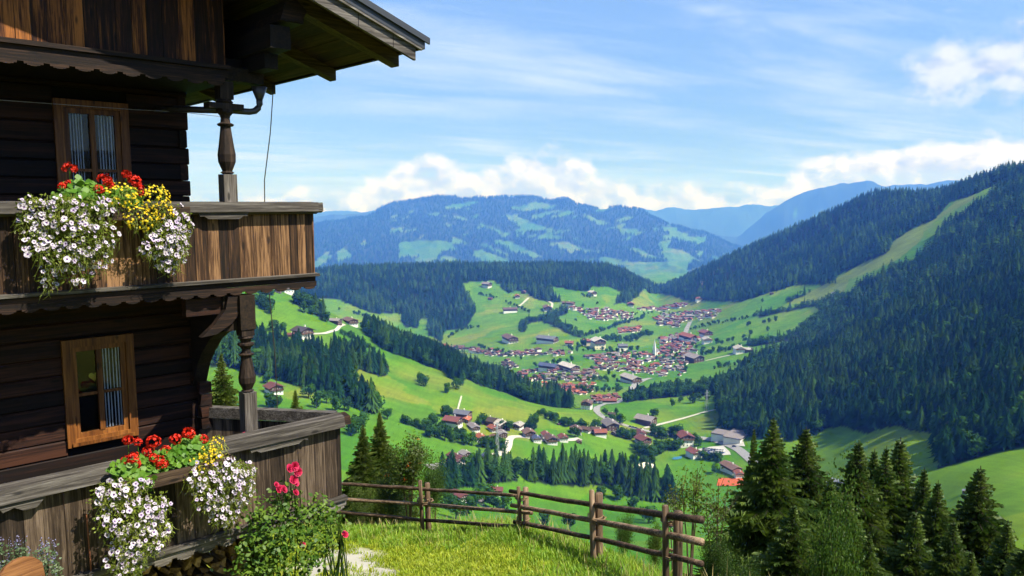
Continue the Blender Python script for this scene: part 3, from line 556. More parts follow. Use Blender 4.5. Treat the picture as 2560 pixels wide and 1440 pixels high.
ex = [(spot(x, y, m)[0], h) for x, y, h, m in EXTRA]
LEAF_GROUP = 'single broadleaf trees in the valley meadows'; SPR_GROUP = 'spruces of the valley woods'
size = H / rr; size = np.where(TC == 20, 0, size); con = np.nonzero(~isleaf & (TC < 20))[0]; con = con[np.argsort(-size[con])][:290]; isobj = np.zeros(n, bool); isobj[con] = True
SPR_LABEL = {'slope': 'tall dark spruce at the near edge of the forested hillside', 'grove': 'dark spruce in the grove above the meadow behind the fence', 'left': 'dark spruce in the wood on the farm hillside', 'belt': 'spruce in the wooded belt above the village', 'valley': 'spruce in the wooded belt by the village', 'hill': 'spruce on the wooded hill', 'slope_far': 'spruce on the far wooded slope'}
for k in con:
    nm = names[TC[k] - 1]; o = inst('spruce_tree', CON[(0 if k % 2 else 3) if clump[k] > .07 else (1 if k % 2 else 2)], None, POS[k], ROT[k, 2], SCL[k]); tag(o, SPR_LABEL[nm], 'tree', SPR_GROUP + ': ' + nm.replace('_', ' '))
lv = sorted(ex, key=lambda e: -e[1] / e[0].xy.length); rest = lv[285:]
BTREES = []
for k, (p, h) in enumerate(lv[:285]):
    r = p.xy.length; where = 'on the open slope of the farm hillside' if p.x < -40 and r < 1300 else ('in the fields round the hamlet below the fence' if r < 900 else 'in the meadows round the village')
    o = inst('broadleaf_tree', BRO[k % 4], None, p - Vector((0, 0, .3)), random.random() * 6.3, (h * random.uniform(.85, 1.2),) * 2 + (h,)); BTREES.append(o)
    tag(o, 'round green broadleaf tree standing ' + where, 'tree', 'broadleaf trees ' + where)
lightc = clump + RNG.normal(0, .07, n) > .07; cnear = np.where(lightc, np.where(RNG.random(n) < .5, 0, 3), np.where(RNG.random(n) < .5, 1, 2)); cfar = np.where(lightc, 12, 10 + np.arange(n) % 2)
IDX = np.where(isleaf, np.where(rr < 1300, 4 + np.arange(n) % 4, 8 + np.arange(n) % 2), np.where(rr < 1300, cnear, cfar))
kinds = CON + BRO + BROF + CONF
for nm, sel, lab in (('forest_right_slope', np.isin(TC, [2, 3]), 'dense dark spruce forest covering the right hillside'), ('forest_middle_hill', TC == 1, 'blue green spruce forest over the hill behind the village'), ('woodland_valley', np.isin(TC, [4, 5, 6, 7]), 'mixed woods and groves between the valley meadows'), ('forest_far_mountain', TC == 20, 'hazy blue forest on the far mountain')):
    s = sel & ~isobj; scatter({'forest_right_slope': 'hillside_forest', 'forest_middle_hill': 'hill_forest', 'woodland_valley': 'woodland', 'forest_far_mountain': 'mountain_forest'}[nm], POS[s], SCL[s], ROT[s], IDX[s], kinds, lab, 'forest')
if rest:
    q = np.array([list(p) for p, h in rest]); hh = np.array([h for p, h in rest]); m_ = len(q)
    scatter('hedgerow_trees', q - np.array([0, 0, .3]), np.stack([hh, hh, hh], 1), np.stack([np.zeros(m_), np.zeros(m_), RNG.random(m_) * 6.28], 1), 4 + np.arange(m_) % 4, kinds, 'small trees in hedgerows and gardens of the far village', 'trees')
print('trees', n, 'extra', len(ex))
# ---------------------------------------------------------------- roads, yards and courts laid on the land
M_ROAD = plain('road_asphalt', (.24, .235, .23), 0.9, 0.2, 0.2); M_TRACK = plain('gravel_track', (.40, .38, .33), 0.95, 0.25, 0.4); M_CLAY = plain('clay_court', (.40, .085, .025), 0.9, 0.15, 0.2); M_YARD = plain('yard_gravel', (.40, .385, .35), 0.95, 0.25, 0.15); M_POOL = plain('pool_water', (.05, .17, .30), 0.15, 0.2, 0.3, spec=0.5)
def strip(name, f, pts, w, mat, label, cat='road', rmin=330, lift=0.45):
    P = [spot(x, y, rmin)[0] for x, y in f(pts)]; Q = []
    for a, b in zip(P, P[1:]):
        k = max(2, int((b - a).length / 4))
        for i in range(k): Q.append(a.lerp(b, i / k))
    Q.append(P[-1])
    for _ in range(2): Q = [Q[0]] + [(a + b * 2 + c) / 4 for a, b, c in zip(Q, Q[1:], Q[2:])] + [Q[-1]]
    v = []; fc = []
    for k, p in enumerate(Q):
        d = Q[min(k + 1, len(Q) - 1)] - Q[max(k - 1, 0)]; s = Vector((d.y, -d.x, 0)).normalized() * (w / 2)
        for t in (-1, 0, 1): q = p + s * t; v.append((q.x, q.y, float(ground(q.x, q.y)) + lift + 0.1))
        if k: b = 3 * k; fc += [(b - 3, b - 2, b + 1, b), (b - 2, b - 1, b + 2, b + 1)]
    return tag(MB().add(v, fc).build(name, mat), label, cat, kind='structure')
def patch(name, f, pts, mat, label, cat, rmin=330, lift=0.4, n=6):
    P = [spot(x, y, rmin)[0] for x, y in f(pts)]; c = sum(P, Vector()) / len(P); v = [c]; fc = []
    rim = []
    for a, b in zip(P, P[1:] + P[:1]): rim += [a.lerp(b, i / n) for i in range(n)]
    m = len(rim)
    for t in (0.34, 0.67, 1.0): v += [c.lerp(p, t) for p in rim]
    v = [(p.x, p.y, float(ground(p.x, p.y)) + lift) for p in v]
    for i in range(m):
        j = (i + 1) % m; fc.append((0, 1 + i, 1 + j)); fc += [(1 + i, 1 + m + i, 1 + m + j, 1 + j), (1 + m + i, 1 + 2 * m + i, 1 + 2 * m + j, 1 + m + j)]
    return tag(MB().add(v, fc).build(name, mat), label, cat, kind='structure')
strip('hamlet_road', ZD, [(1180, 890), (1300, 860), (1375, 825), (1420, 740), (1430, 640), (1460, 590), (1560, 588), (1700, 600), (1800, 625), (2000, 650), (2200, 648), (2450, 645), (2560, 625)], 6.5, M_TRACK, 'pale lane bending through the hamlet')
strip('main_road', ZE, [(740, 20), (680, 50), (640, 100), (600, 180), (420, 285), (290, 290), (205, 330), (197, 380), (260, 440), (350, 490), (480, 520), (600, 570), (740, 600), (900, 632), (1100, 665), (1400, 690), (1600, 722), (1800, 785), (1900, 835), (2010, 925), (2100, 1010)], 8.0, M_ROAD, 'grey main road winding down to the village')
strip('field_road', ZE, [(770, 580), (1000, 525), (1300, 445), (1500, 385), (1680, 345)], 4.5, M_TRACK, 'straight field road by the big barn')
strip('village_street', Z7, [(1880, 455), (1900, 395), (1920, 355)], 13, M_ROAD, 'pale street leaving the village uphill')
strip('village_bypass', Z7, [(1510, 830), (1535, 795), (1600, 765), (1640, 755)], 12, M_ROAD, 'road curve at the long roofed hall')
strip('farm_lane', Z8, [(1060, 488), (1200, 483), (1300, 452), (1340, 412), (1375, 402)], 4.5, M_TRACK, 'pale lane between the hillside farms'); strip('upper_lane', Z8, [(850, 118), (890, 130), (960, 152), (995, 168)], 6, M_TRACK, 'pale lane by the red roofed farm')
strip('hill_lane', Z7, [(640, 270), (700, 246), (740, 215), (772, 183)], 8, M_TRACK, 'pale lane on the hill meadow'); strip('hill_path', Z7, [(905, 203), (942, 225), (936, 256)], 7, M_TRACK, 'short pale path to the hill farm'); strip('meadow_lane', Z7, [(2030, 632), (2120, 610), (2240, 585)], 6, M_TRACK, 'pale lane to the white shed')
strip('wheel_track', ZD, [(600, 180), (625, 80), (655, -20), (665, -60)], 1.6, M_TRACK, 'twin wheel tracks across the slope'); strip('driveway', ZD, [(130, 1085), (300, 1062), (430, 1040)], 7, M_ROAD, 'grey driveway of the white house')
strip('lower_road', ZB, [(1080, 740), (1160, 760), (1240, 780)], 7, M_ROAD, 'grey road behind the near spruces'); strip('slope_lane', ZC, [(1150, 612), (1200, 600)], 8, M_TRACK, 'pale bend of a forest lane')
patch('car_park', ZE, [(1400, 835), (1560, 805), (1720, 790), (1800, 870), (1810, 900), (1720, 905), (1500, 880)], M_YARD, 'pale gravel car park full of cars', 'car park')
patch('factory_yard', ZE, [(1480, 700), (1600, 690), (1960, 740), (1980, 800), (1880, 790), (1700, 740), (1500, 715)], M_YARD, 'pale yard round the white factory', 'yard')
patch('tennis_court', ZE, [(1665, 1180), (1985, 1180), (1990, 1270), (1640, 1275)], M_CLAY, 'orange clay tennis courts beside the near spruces', 'tennis court', lift=0.6)
patch('gravel_pit', ZE, [(640, 1070), (700, 1035), (790, 1015), (880, 1040), (900, 1080), (760, 1100)], plain('pale_gravel', (.62, .55, .42), 0.95, 0.3, 0.2), 'pale gravel heap behind the grove', 'gravel heap', lift=2.5)
patch('pool', ZE, [(1100, 955), (1130, 930), (1220, 922), (1225, 945), (1150, 962)], M_POOL, 'blue outdoor swimming pool among trees', 'pool', lift=0.6)
# ---------------------------------------------------------------- houses
ROOFS = {n: plain('roof_' + n, c, 0.85, 0.3, 2.0, rnd=0.5) for n, c in dict(brown=(.105, .060, .048), maroon=(.125, .042, .036), red=(.17, .055, .038), orange=(.28, .085, .040), grey=(.16, .14, .14), pale=(.34, .31, .28), slate=(.10, .105, .13), dark=(.050, .036, .030), blue=(.065, .08, .15)).items()}
M_WHITE = plain('white_render', (.70, .69, .66), 0.9, 0.12, 1.2, rnd=0.25); M_CREAM = plain('cream_render', (.70, .62, .46), 0.9, 0.12, 1.2, rnd=0.25); M_TIMBER = plain('house_timber', (.085, .048, .028), 0.85, 0.4, 3, rnd=0.6); M_PANE = plain('window_dark', (.03, .035, .045), 0.15, 0.1, 3, spec=0.6); M_FRAME = plain('window_white', (.75, .73, .70), 0.7, 0.1, 3); M_FLOWER = plain('balcony_flowers', (.35, .05, .05), 0.9, 0.5, 9)
def roof_mb(w, l, z, rise, ov, th, mi=0):
    b = MB(); hw = w / 2 + ov; hl = l / 2 + ov; e = z - rise * ov / (w / 2)
    for s in (-1, 1):
        P = [(0, -hl, z + rise), (0, hl, z + rise), (s * hw, hl, e), (s * hw, -hl, e)]; Q = [(x, y, q + th) for x, y, q in P]
        f = [(0, 1, 2, 3), (7, 6, 5, 4), (0, 4, 5, 1), (1, 5, 6, 2), (2, 6, 7, 3), (3, 7, 4, 0)]
        b.add(P + Q, f, mi)
    return b
def gable_box(b, w, l, z0, z1, rise, mi):
    x, y = w / 2, l / 2; return b.add([(-x, -y, z0), (x, -y, z0), (x, y, z0), (-x, y, z0), (-x, -y, z1), (x, -y, z1), (x, y, z1), (-x, y, z1), (0, -y, z1 + rise), (0, y, z1 + rise)], [(0, 1, 5, 8, 4), (2, 3, 7, 9, 6), (1, 2, 6, 5), (3, 0, 4, 7)], mi)
# unit houses: gable width 1
HP = {}
def house_meshes(key, l, h1, h2, rise, ov):
    base = MB().box(-.5, -l / 2, -.25, .5, l / 2, h1); up = gable_box(MB(), .985, l - .015, h1, h1 + h2, rise, 0)
    roof = roof_mb(1.0, l, h1 + h2, rise, ov, .03); ch = MB().box(.12, -.1, h1 + h2 + rise * .55, .2, -.02, h1 + h2 + rise + .12)
    bal = MB().box(-.52, -l / 2 - .09, h1 - .02, .52, -l / 2, h1 + .10).box(.49, -l * .35, h1 - .02, .58, l * .35, h1 + .10)
    win = MB().box(-.045, -.012, -.06, .045, .012, .06); pan = MB().box(-.035, -.018, -.05, .035, .004, .05)
    HP[key] = dict(l=l, h1=h1, h2=h2, base=base, up=up, roof=roof.mesh('roof_' + key), ch=ch.mesh('chimney', [M_WHITE]), bal=bal.mesh('balcony', [M_TIMBER]), win=win.mesh('window_frame', [M_FRAME]), pan=pan.mesh('window_pane', [M_PANE]), basem={}, roofm={})
house_meshes('chalet', 1.15, .28, .26, .20, .13); house_meshes('long', 1.9, .24, .26, .18, .10); house_meshes('barn', 1.35, .12, .36, .19, .12); house_meshes('tall', 1.1, .55, .22, .20, .10); house_meshes('white', 1.2, .46, .06, .24, .07)
def hm(key, wall, roofc):
    d = HP[key]
    if wall not in d['basem']:
        d['basem'][wall] = (d['base'].mesh('wall', [wall]), d['up'].mesh('upper_storey', [M_TIMBER if key not in ('white',) else wall]))
    if roofc not in d['roofm']: m = d['roof'].copy(); m.materials.clear(); m.materials.append(ROOFS[roofc]); d['roofm'][roofc] = m
    return d, *d['basem'][wall], d['roofm'][roofc]
def house(px, py, wpx, roofc, key='chalet', label='', rz=None, wall=None, detail=True, group=None, rmin=330, name='house', cat='house'):
    p, r = spot(px, py, rmin); d, bm_, um, rm = hm(key, wall or (M_TIMBER if key == 'barn' else M_WHITE), roofc)
    wpx = wpx if wpx < 34 else 34 + (wpx - 34) * .4
    s = wpx * r / F / (0.5 + 0.5 * d['l']); rz = math.radians(rz if rz is not None else random.choice((-35, -20, 10, 25, 60, 75, 95)) + random.uniform(-9, 9)) - math.atan2(p.x, p.y)
    zs = [float(ground(p.x + dx * s * .5, p.y + dy * s * .5)) for dx in (-1, 1) for dy in (-1, 1)]
    e = empty(name, (p.x, p.y, min(p.z, sum(zs) / 4) + 0.02 * s), rz, label, cat, group); e.scale = (s, s, s)
    inst('wall', bm_, e); inst('upper_storey', um, e); ro = inst('roof', rm, e)
    if detail:
        inst('chimney', d['ch'], ro)
        if key != 'barn': inst('balcony', d['bal'], e)
        L = d['l']; zrow = [d['h1'] * .5] if key != 'tall' else [.14, .38]
        zrow.append(d['h1'] + d['h2'] * .55)
        for z in zrow:
            for x in (-.28, 0, .28): w_ = inst('window', d['win'], e, (x, -L / 2 - .006, z)); inst('pane', d['pan'], w_)
            for y in (-L * .28, L * .05, L * .32): w_ = inst('window', d['win'], e, (.5, y, z), math.pi / 2); inst('pane', d['pan'], w_)
    return e
HL = [  # px, py, width in the photo, roof, type, label
 (720, 733, 26, 'red', 'white', 'white farmhouse with a red roof on the skyline of the green hillside'), (695, 731, 16, 'maroon', 'barn', 'small dark barn beside the red roofed hilltop farmhouse'),
 (757, 843, 40, 'dark', 'chalet', 'dark timber farmhouse with flowered balcony on the open hillside'), (728, 842, 17, 'maroon', 'barn', 'small shed beside the dark hillside farmhouse'),
 (839, 809, 22, 'grey', 'barn', 'small grey roofed barn at the bend of the farm lane'), (876, 811, 34, 'brown', 'long', 'long brown farmhouse at the top of the farm lane'),
 (685, 983, 36, 'maroon', 'chalet', 'chalet with reddish roof seen beside the lower porch post'), (929, 989, 18, 'slate', 'barn', 'lone slate roofed hay barn on the steep meadow'), (962, 923, 15, 'dark', 'barn', 'dark hay barn at the end of the wood'),
 (1133, 1064, 36, 'maroon', 'chalet', 'large chalet with maroon roof and long flower balconies, end of the hamlet'), (1157, 1044, 34, 'slate', 'barn', 'big barn with dark slate roof behind the maroon chalet'), (1165, 1055, 22, 'orange', 'barn', 'small building with bright orange roof against the big slate barn'),
 (1184, 1074, 30, 'grey', 'long', 'white farmhouse with plain grey roof below the orange roof'), (1222, 1062, 36, 'dark', 'barn', 'big dark barn in the middle of the hamlet'), (1251, 1070, 40, 'pale', 'barn', 'broad barn with weathered pale roof, largest of the hamlet'),
 (1233, 1078, 22, 'red', 'chalet', 'small red roofed house in front of the pale barn'), (1255, 1090, 24, 'grey', 'barn', 'grey roofed shed at the corner of the lane'), (1294, 1072, 24, 'pale', 'chalet', 'low chalet with pale roof behind garden trees'),
 (1201, 1103, 26, 'orange', 'white', 'white gabled house with orange red roof above the garden trees'), (1237, 1104, 24, 'brown', 'chalet', 'brown roofed chalet beside the vegetable plots'), (1322, 1092, 28, 'brown', 'chalet', 'brown roofed house along the straight lane'),
 (1341, 1104, 22, 'blue', 'white', 'house with bluish roof below the straight lane'), (1364, 1094, 22, 'red', 'white', 'white house with bright red roof by the straight lane'), (1377, 1107, 28, 'brown', 'chalet', 'chalet with flower balcony and brown roof in front of the red roof'),
 (1407, 1102, 24, 'maroon', 'white', 'white cube house with maroon roof at the end of the lane'), (1440, 1083, 26, 'brown', 'chalet', 'chalet on the lane between the maroon house and the big barn'), (1140, 1152, 40, 'maroon', 'long', 'long maroon roofed farm below the garden trees'),
 (1131, 1164, 28, 'maroon', 'white', 'white house with maroon roof at the driveway'), (1163, 1143, 24, 'grey', 'chalet', 'grey roofed chalet behind the long maroon farm'), (1214, 1146, 18, 'blue', 'white', 'bluish roof half hidden by the spruce grove'), (1046, 1138, 18, 'brown', 'chalet', 'brown chalet glimpsed behind the rowan'),
 (1467, 1023, 25, 'brown', 'tall', 'tall white house with brown roof left of the road bend'), (1466, 1080, 20, 'brown', 'chalet', 'first small brown roofed chalet left of the big grey barn'), (1490, 1082, 22, 'brown', 'chalet', 'second brown roofed chalet beside the big grey barn'), (1526, 1072, 44, 'grey', 'barn', 'big grey roofed barn above the main road'),
 (1500, 1090, 26, 'red', 'chalet', 'red roofed house in front of the grey barn'), (1541, 1088, 20, 'grey', 'barn', 'small grey shed under the big barn'), (1523, 1008, 26, 'maroon', 'long', 'maroon roofed house inside the road bend'), (1529, 1039, 15, 'dark', 'barn', 'little dark chalet between two spruces in the meadow'),
 (1615, 1060, 44, 'grey', 'barn', 'isolated dark barn with large grey roof at the field road'), (1600, 1094, 27, 'maroon', 'white', 'cream house with maroon roof above the trees'), (1608, 1110, 30, 'maroon', 'chalet', 'maroon roofed chalet right below the cream house'), (1712, 1113, 36, 'maroon', 'tall', 'tall inn with maroon roof and white ground floor'),
 (1735, 1142, 30, 'maroon', 'white', 'hall with plain maroon roof beside the car park'), (1827, 1178, 48, 'brown', 'long', 'long low shed with brown roof above the tennis courts'), (1847, 1192, 22, 'red', 'white', 'club house with red roof touching the tennis courts'),
 (1148, 1246, 40, 'maroon', 'long', 'long maroon roofed house right behind the fence'), (1242, 1234, 26, 'maroon', 'chalet', 'maroon chalet roof above bushes behind the fence'), (1198, 1258, 20, 'grey', 'chalet', 'grey roofed house behind the middle of the fence'), (1671, 1318, 18, 'maroon', 'chalet', 'small maroon roof seen between the fence rails'), (1448, 1107, 13, 'brown', 'barn', 'tiny brown hay hut alone in the meadow'), (1398, 1062, 9, 'brown', 'barn', 'tiny hut at the foot of the bushes'),
 (1275, 781, 26, 'brown', 'long', 'long farmhouse at the foot of the hill lane'), (1368, 776, 26, 'brown', 'long', 'long farmhouse below the short hill path'), (1293, 744, 16, 'red', 'long', 'red roofed farm under the forest edge'), (1309, 733, 11, 'brown', 'barn', 'small barn above the red roofed farm'), (1217, 718, 18, 'grey', 'chalet', 'lone grey farm on the highest hill meadow'), (1226, 749, 9, 'maroon', 'barn', 'tiny maroon barn in the wide hill meadow'),
 (1481, 738, 16, 'pale', 'chalet', 'pale farm on the saddle of the hill'), (1421, 764, 22, 'brown', 'long', 'brown farm group at the edge of the tree belt'), (1577, 766, 15, 'red', 'chalet', 'red roofed house on the round meadow'), (1275, 855, 42, 'brown', 'long', 'big farm complex with brown roofs on the open meadow'), (1368, 857, 42, 'slate', 'long', 'wide dark farm with white walls on the round knoll'), (1423, 864, 17, 'red', 'chalet', 'red roofed house under the knoll'),
 (1495, 872, 30, 'pale', 'tall', 'tall cream hotel with twin gables'), (1468, 864, 18, 'maroon', 'tall', 'brick coloured hotel wing beside the cream hotel'), (1556, 878, 20, 'slate', 'tall', 'tall house with stepped dark roof among park trees'), (1372, 925, 40, 'blue', 'long', 'long hotel with flat bluish roof'), (1423, 927, 50, 'pale', 'long', 'long pale roofed building next to the bluish hotel'), (1577, 956, 50, 'pale', 'long', 'long weathered hall at the road curve'),
 (1722, 852, 42, 'red', 'long', 'long red roofed school above the church'), (1764, 842, 24, 'maroon', 'chalet', 'maroon roofed house at the upper village edge'), (1767, 858, 22, 'pale', 'white', 'white flat house at the upper village edge'), (1736, 905, 36, 'grey', 'barn', 'wide grey barn roof at the lower village edge'), (1848, 883, 26, 'pale', 'white', 'white shed alone in the upper meadow'), (1870, 880, 18, 'pale', 'barn', 'pale open shed beside the white shed'), (1747, 753, 14, 'orange', 'white', 'house group under the far forest edge'), (2085, 739, 12, 'slate', 'white', 'white hut at the foot of the ski piste'), (1929, 736, 8, 'dark', 'barn', 'tiny hut in the steep upper meadow'), (2416, 1232, 12, 'slate', 'barn', 'grey hut in the right meadow')]
HOUSES = []
for px, py, w, rc, key, lab in HL: HOUSES.append((lab, house(px, py, w, rc, key, lab, rz=(15 if key == 'white' else None) if w < 30 else random.choice((20, 35, 60)), wall=M_CREAM if 'cream' in lab else None, detail=w >= 13)))
near_h = {}
for o in BTREES:
    d, lab = min(((o.location - e.location).length, lab) for lab, e in HOUSES)
    if d < 75: near_h.setdefault(lab, []).append((d, o))
ORD = ['nearest', 'second nearest', 'third nearest', 'fourth nearest', 'fifth nearest', 'sixth nearest', 'seventh nearest', 'eighth nearest']
for lab, l in near_h.items():
    for k, (d, o) in enumerate(sorted(l, key=lambda q: q[0])[:8]): o['label'] = ' '.join(('broadleaf tree %s to the %s' % (ORD[k], lab)).split()[:16])
CL = [([(1250, 600), (1500, 570), (1650, 570), (1900, 520), (1980, 570), (1900, 660), (1860, 740), (1650, 745), (1420, 710), (1250, 690)], 84, 'bmgdbrg', 'in the village core below the church'),
 ([(680, 710), (850, 700), (1250, 690), (1290, 770), (1200, 785), (850, 780), (690, 780)], 40, 'bmdbg', 'in the lower village by the long hotels'), ([(870, 800), (1240, 800), (1230, 850), (1130, 890), (1030, 890), (1030, 840), (880, 830)], 30, 'orbrm', 'in the dense orange roofed quarter'),
 ([(160, 520), (380, 545), (480, 565), (660, 565), (830, 555), (1000, 565), (1100, 575), (1000, 600), (720, 600), (500, 600), (300, 570), (160, 540)], 34, 'bmdg', 'in the row of houses left of the village'), ([(1050, 250), (1350, 275), (1550, 295), (1500, 340), (1350, 350), (1220, 340), (1050, 270)], 34, 'bmrg', 'in the far hamlet under the wooded hill'),
 ([(1550, 270), (1700, 250), (1900, 225), (1880, 250), (1700, 280)], 15, 'brmb', 'in the string of houses near the valley mouth'), ([(1650, 320), (1850, 290), (2140, 270), (2100, 330), (1900, 350), (1850, 400), (1700, 380), (1660, 340)], 42, 'bmgdr', 'in the upper hamlet beside the pale street'),
 ([(1410, 410), (1570, 400), (1560, 425), (1420, 440)], 11, 'obr', 'in the short orange roofed row'), ([(1700, 470), (1850, 450), (1990, 490), (1900, 550), (1720, 550)], 26, 'mbrg', 'around the red roofed school'), ([(1220, 885), (1430, 875), (1420, 915), (1240, 940)], 13, 'rbm', 'in the red roofed cluster above the road bend'), ([(580, 645), (700, 645), (690, 690), (600, 690)], 7, 'bd', 'in the small cluster under the left village row'), ([(1150, 605), (1280, 600), (1240, 630)], 6, 'bm', 'below the cream hotel')]
RC = dict(b='brown', m='maroon', g='grey', d='dark', r='red', o='orange')
MASS = MB(); MASSM = [M_WHITE, M_TIMBER] + [ROOFS[k] for k in RC.values()]; RK = list(RC.values())
def mass_house(x, y, w, rc):
    p, r = spot(x, y); s = w * r / F; a = random.random() * 6.3; c, q = math.cos(a), math.sin(a)
    for b, mi in ((HP['chalet']['base'], 0), (HP['chalet']['up'], 1), (roof_mb(1.0, 1.15, .54, .2, .13, .03), 2 + RK.index(rc))):
        MASS.add([(p.x + (vx * c - vy * q) * s, p.y + (vx * q + vy * c) * s, p.z + vz * s) for vx, vy, vz in b.v], b.f, mi)
for poly, cnt, cols, where in CL:
    cnt = int(cnt * 2.1)
    q = Z7(poly); xs = [p[0] for p in q]; ys = [p[1] for p in q]; got = []; tries = 0
    while len(got) < cnt and tries < 6000:
        tries += 1; x = random.uniform(min(xs), max(xs)); y = random.uniform(min(ys), max(ys)); dmin = 5.0 if tries < 2500 else 3.3
        if not inside(np.array([x]), np.array([y]), q)[0] or any(math.hypot(x - a, (y - b) * 2.0) < dmin for a, b in got): continue
        got.append((x, y)); rc = RC[random.choice(cols)]; cream = random.random() < .2
        if len(got) % 7 not in (1, 4) and len(got) > 4: mass_house(x, y, random.uniform(7.5, 10) * (0.8 if y < 800 else 1), rc); continue
        big = random.random() < .16; house(x, y, random.uniform(9, 12.5) * (1.5 if big else 1) * (0.8 if y < 800 else 1), rc, random.choice(('chalet', 'chalet', 'tall', 'white')) if not big else 'long', '%s%s house with %s roof %s' % ('long ' if big else 'small ', 'cream' if cream else 'white', rc, where), detail=False, wall=M_CREAM if cream else None, group='houses ' + where)
tag(MASS.build('village_houses', MASSM), 'crowd of small far houses filling the village', 'houses', kind='stuff')
# church with a slender white steeple
p, r = spot(1640, 888); ch = empty('church', p, -.5, 'white village church with a tall slender pointed steeple', 'church')
MB().box(-4, -9, -2, 4, 9, 8).build('nave', M_WHITE, ch); inst('roof', roof_mb(8, 18, 8, 6, .4, .2).mesh('church_roof', [ROOFS['slate']]), ch); MB().box(-2.6, -14.2, -2, 2.6, -9.05, 17).build('tower', M_WHITE, ch)
MB().add([(-2.8, -14.4, 17), (2.8, -14.4, 17), (2.8, -8.8, 17), (-2.8, -8.8, 17), (0, -11.6, 36)], [(0, 1, 4), (1, 2, 4), (2, 3, 4), (3, 0, 4), (0, 3, 2, 1)]).build('spire', plain('spire_light', (.62, .62, .64), .5), ch)
# factory: two white halls with grey roofs
p, r = spot(1822, 1096); k = r / F * 1.25; fa = empty('factory', p, -.62, 'white factory of two long halls with flat grey roofs', 'factory')
for nm, (x0, y0, x1, y1, h) in (('front_hall', (-30 * k, -16 * k, 0, 16 * k, 4.5)), ('rear_hall', (1 * k, -34 * k, 34 * k, 24 * k, 6))):
    hmesh = MB().box(x0, y0, -4, x1, y1, h).build('hall', M_WHITE, fa); MB().box(x0 - .6, y0 - .6, h + .02, x1 + .6, y1 + .6, h + 1.0).build('flat_roof', ROOFS['grey'], hmesh)
    for i in range(7):
        t = y0 + (y1 - y0) * (i + .5) / 7; MB().box(x0 - .12, t - 1.0, h * .35, x0 - .02, t + 1.0, h * .7).build('window', M_PANE, hmesh)
# cars in the car park
CARC = [plain('car_' + n, c, .35, .05, 1, spec=.5) for n, c in dict(white=(.75, .75, .75), silver=(.4, .42, .44), dark=(.03, .035, .05), blue=(.04, .08, .25), red=(.35, .03, .03)).items()]
def car_meshes(m): return MB().prism([(-2.1, .35), (2.1, .35), (2.15, .8), (1.2, .95), (-1.9, 1.0), (-2.15, .8)], -.85, .85).mesh('car_body', [m]), MB().prism([(-1.8, .96), (1.1, .92), (.4, 1.45), (-1.3, 1.48)], -.75, .75).mesh('car_cabin', [M_PANE])
CARM = [car_meshes(m) for m in CARC]; M_TYRE = plain('tyre', (.02, .02, .02), .9); WH = MB().tube([(0, -.1, 0), (0, .1, 0)], .33, 10).mesh('wheel', [M_TYRE])
def car(p, rz, k, label, group):
    e = empty('parked_car', p, rz, label, 'car', group); inst('body', CARM[k][0], e); inst('cabin', CARM[k][1], e)
    for x in (-1.35, 1.35):
        for y in (-.8, .8): inst('wheel', WH, e, (x, y, .33))
cn = 'white silver dark blue red'.split()
for i in range(22):
    x = 1490 + 32 * (i % 8) + random.uniform(-6, 6); y = 832 + 26 * (i // 8) + (i % 8) * 4; q = ZE([(x, y)])[0]; s, _ = spot(*q); k = random.choice((0, 0, 1, 1, 2, 2, 3, 4)); car(s + Vector((0, 0, .45)), .5, k, '%s car in the rows of the gravel car park' % cn[k], 'cars in the gravel car park')
for i, (x, y) in enumerate([(605, 571), (640, 580), (672, 588), (735, 600), (320, 460), (1850, 808)]): q = ZE([(x, y)])[0]; s, _ = spot(*q); k = (2, 3, 2, 0, 2, 2)[i]; car(s + Vector((0, 0, .6)), -.5, k, ['dark car in front of three on the main road', 'blue car second in line on the main road', 'dark car before the white one on the main road', 'white car at the field road turning', 'dark car in the road bend', 'dark car passing the factory'][i], 'cars on the main road')
# lattice pylons
M_STEEL = plain('galvanised_steel', (.45, .46, .47), .5)
for px, py, h, lab in ((1243, 1143, 30, 'lattice power pylon beside the hamlet lane'), (1766, 1028, 26, 'lattice power pylon on the straight field road')):
    p, r = spot(px, py); e = empty('power_pylon', p, .4, lab, 'pylon'); b = MB()
    for sx in (-1, 1):
        for sy in (-1, 1): b.bar((sx * 1.6, sy * 1.6, -1), (sx * .25, sy * .25, h), .22, .22)
    b.build('mast', M_STEEL, e); c = MB()
    for z, w in ((h * .72, 4.0), (h * .86, 3.0)): c.bar((-w, 0, z), (w, 0, z), .2, .25)
    c.build('cross_arm', M_STEEL, e); d = MB()
    for i in range(6):
        z0, z1 = h * i / 6, h * (i + 1) / 6; w0, w1 = 1.6 - 1.35 * i / 6, 1.6 - 1.35 * (i + 1) / 6
        d.bar((-w0, -w0, z0), (w1, -w1, z1), .12, .12); d.bar((w0, w0, z0), (-w1, w1, z1), .12, .12)
    d.build('lattice_brace', M_STEEL, e)
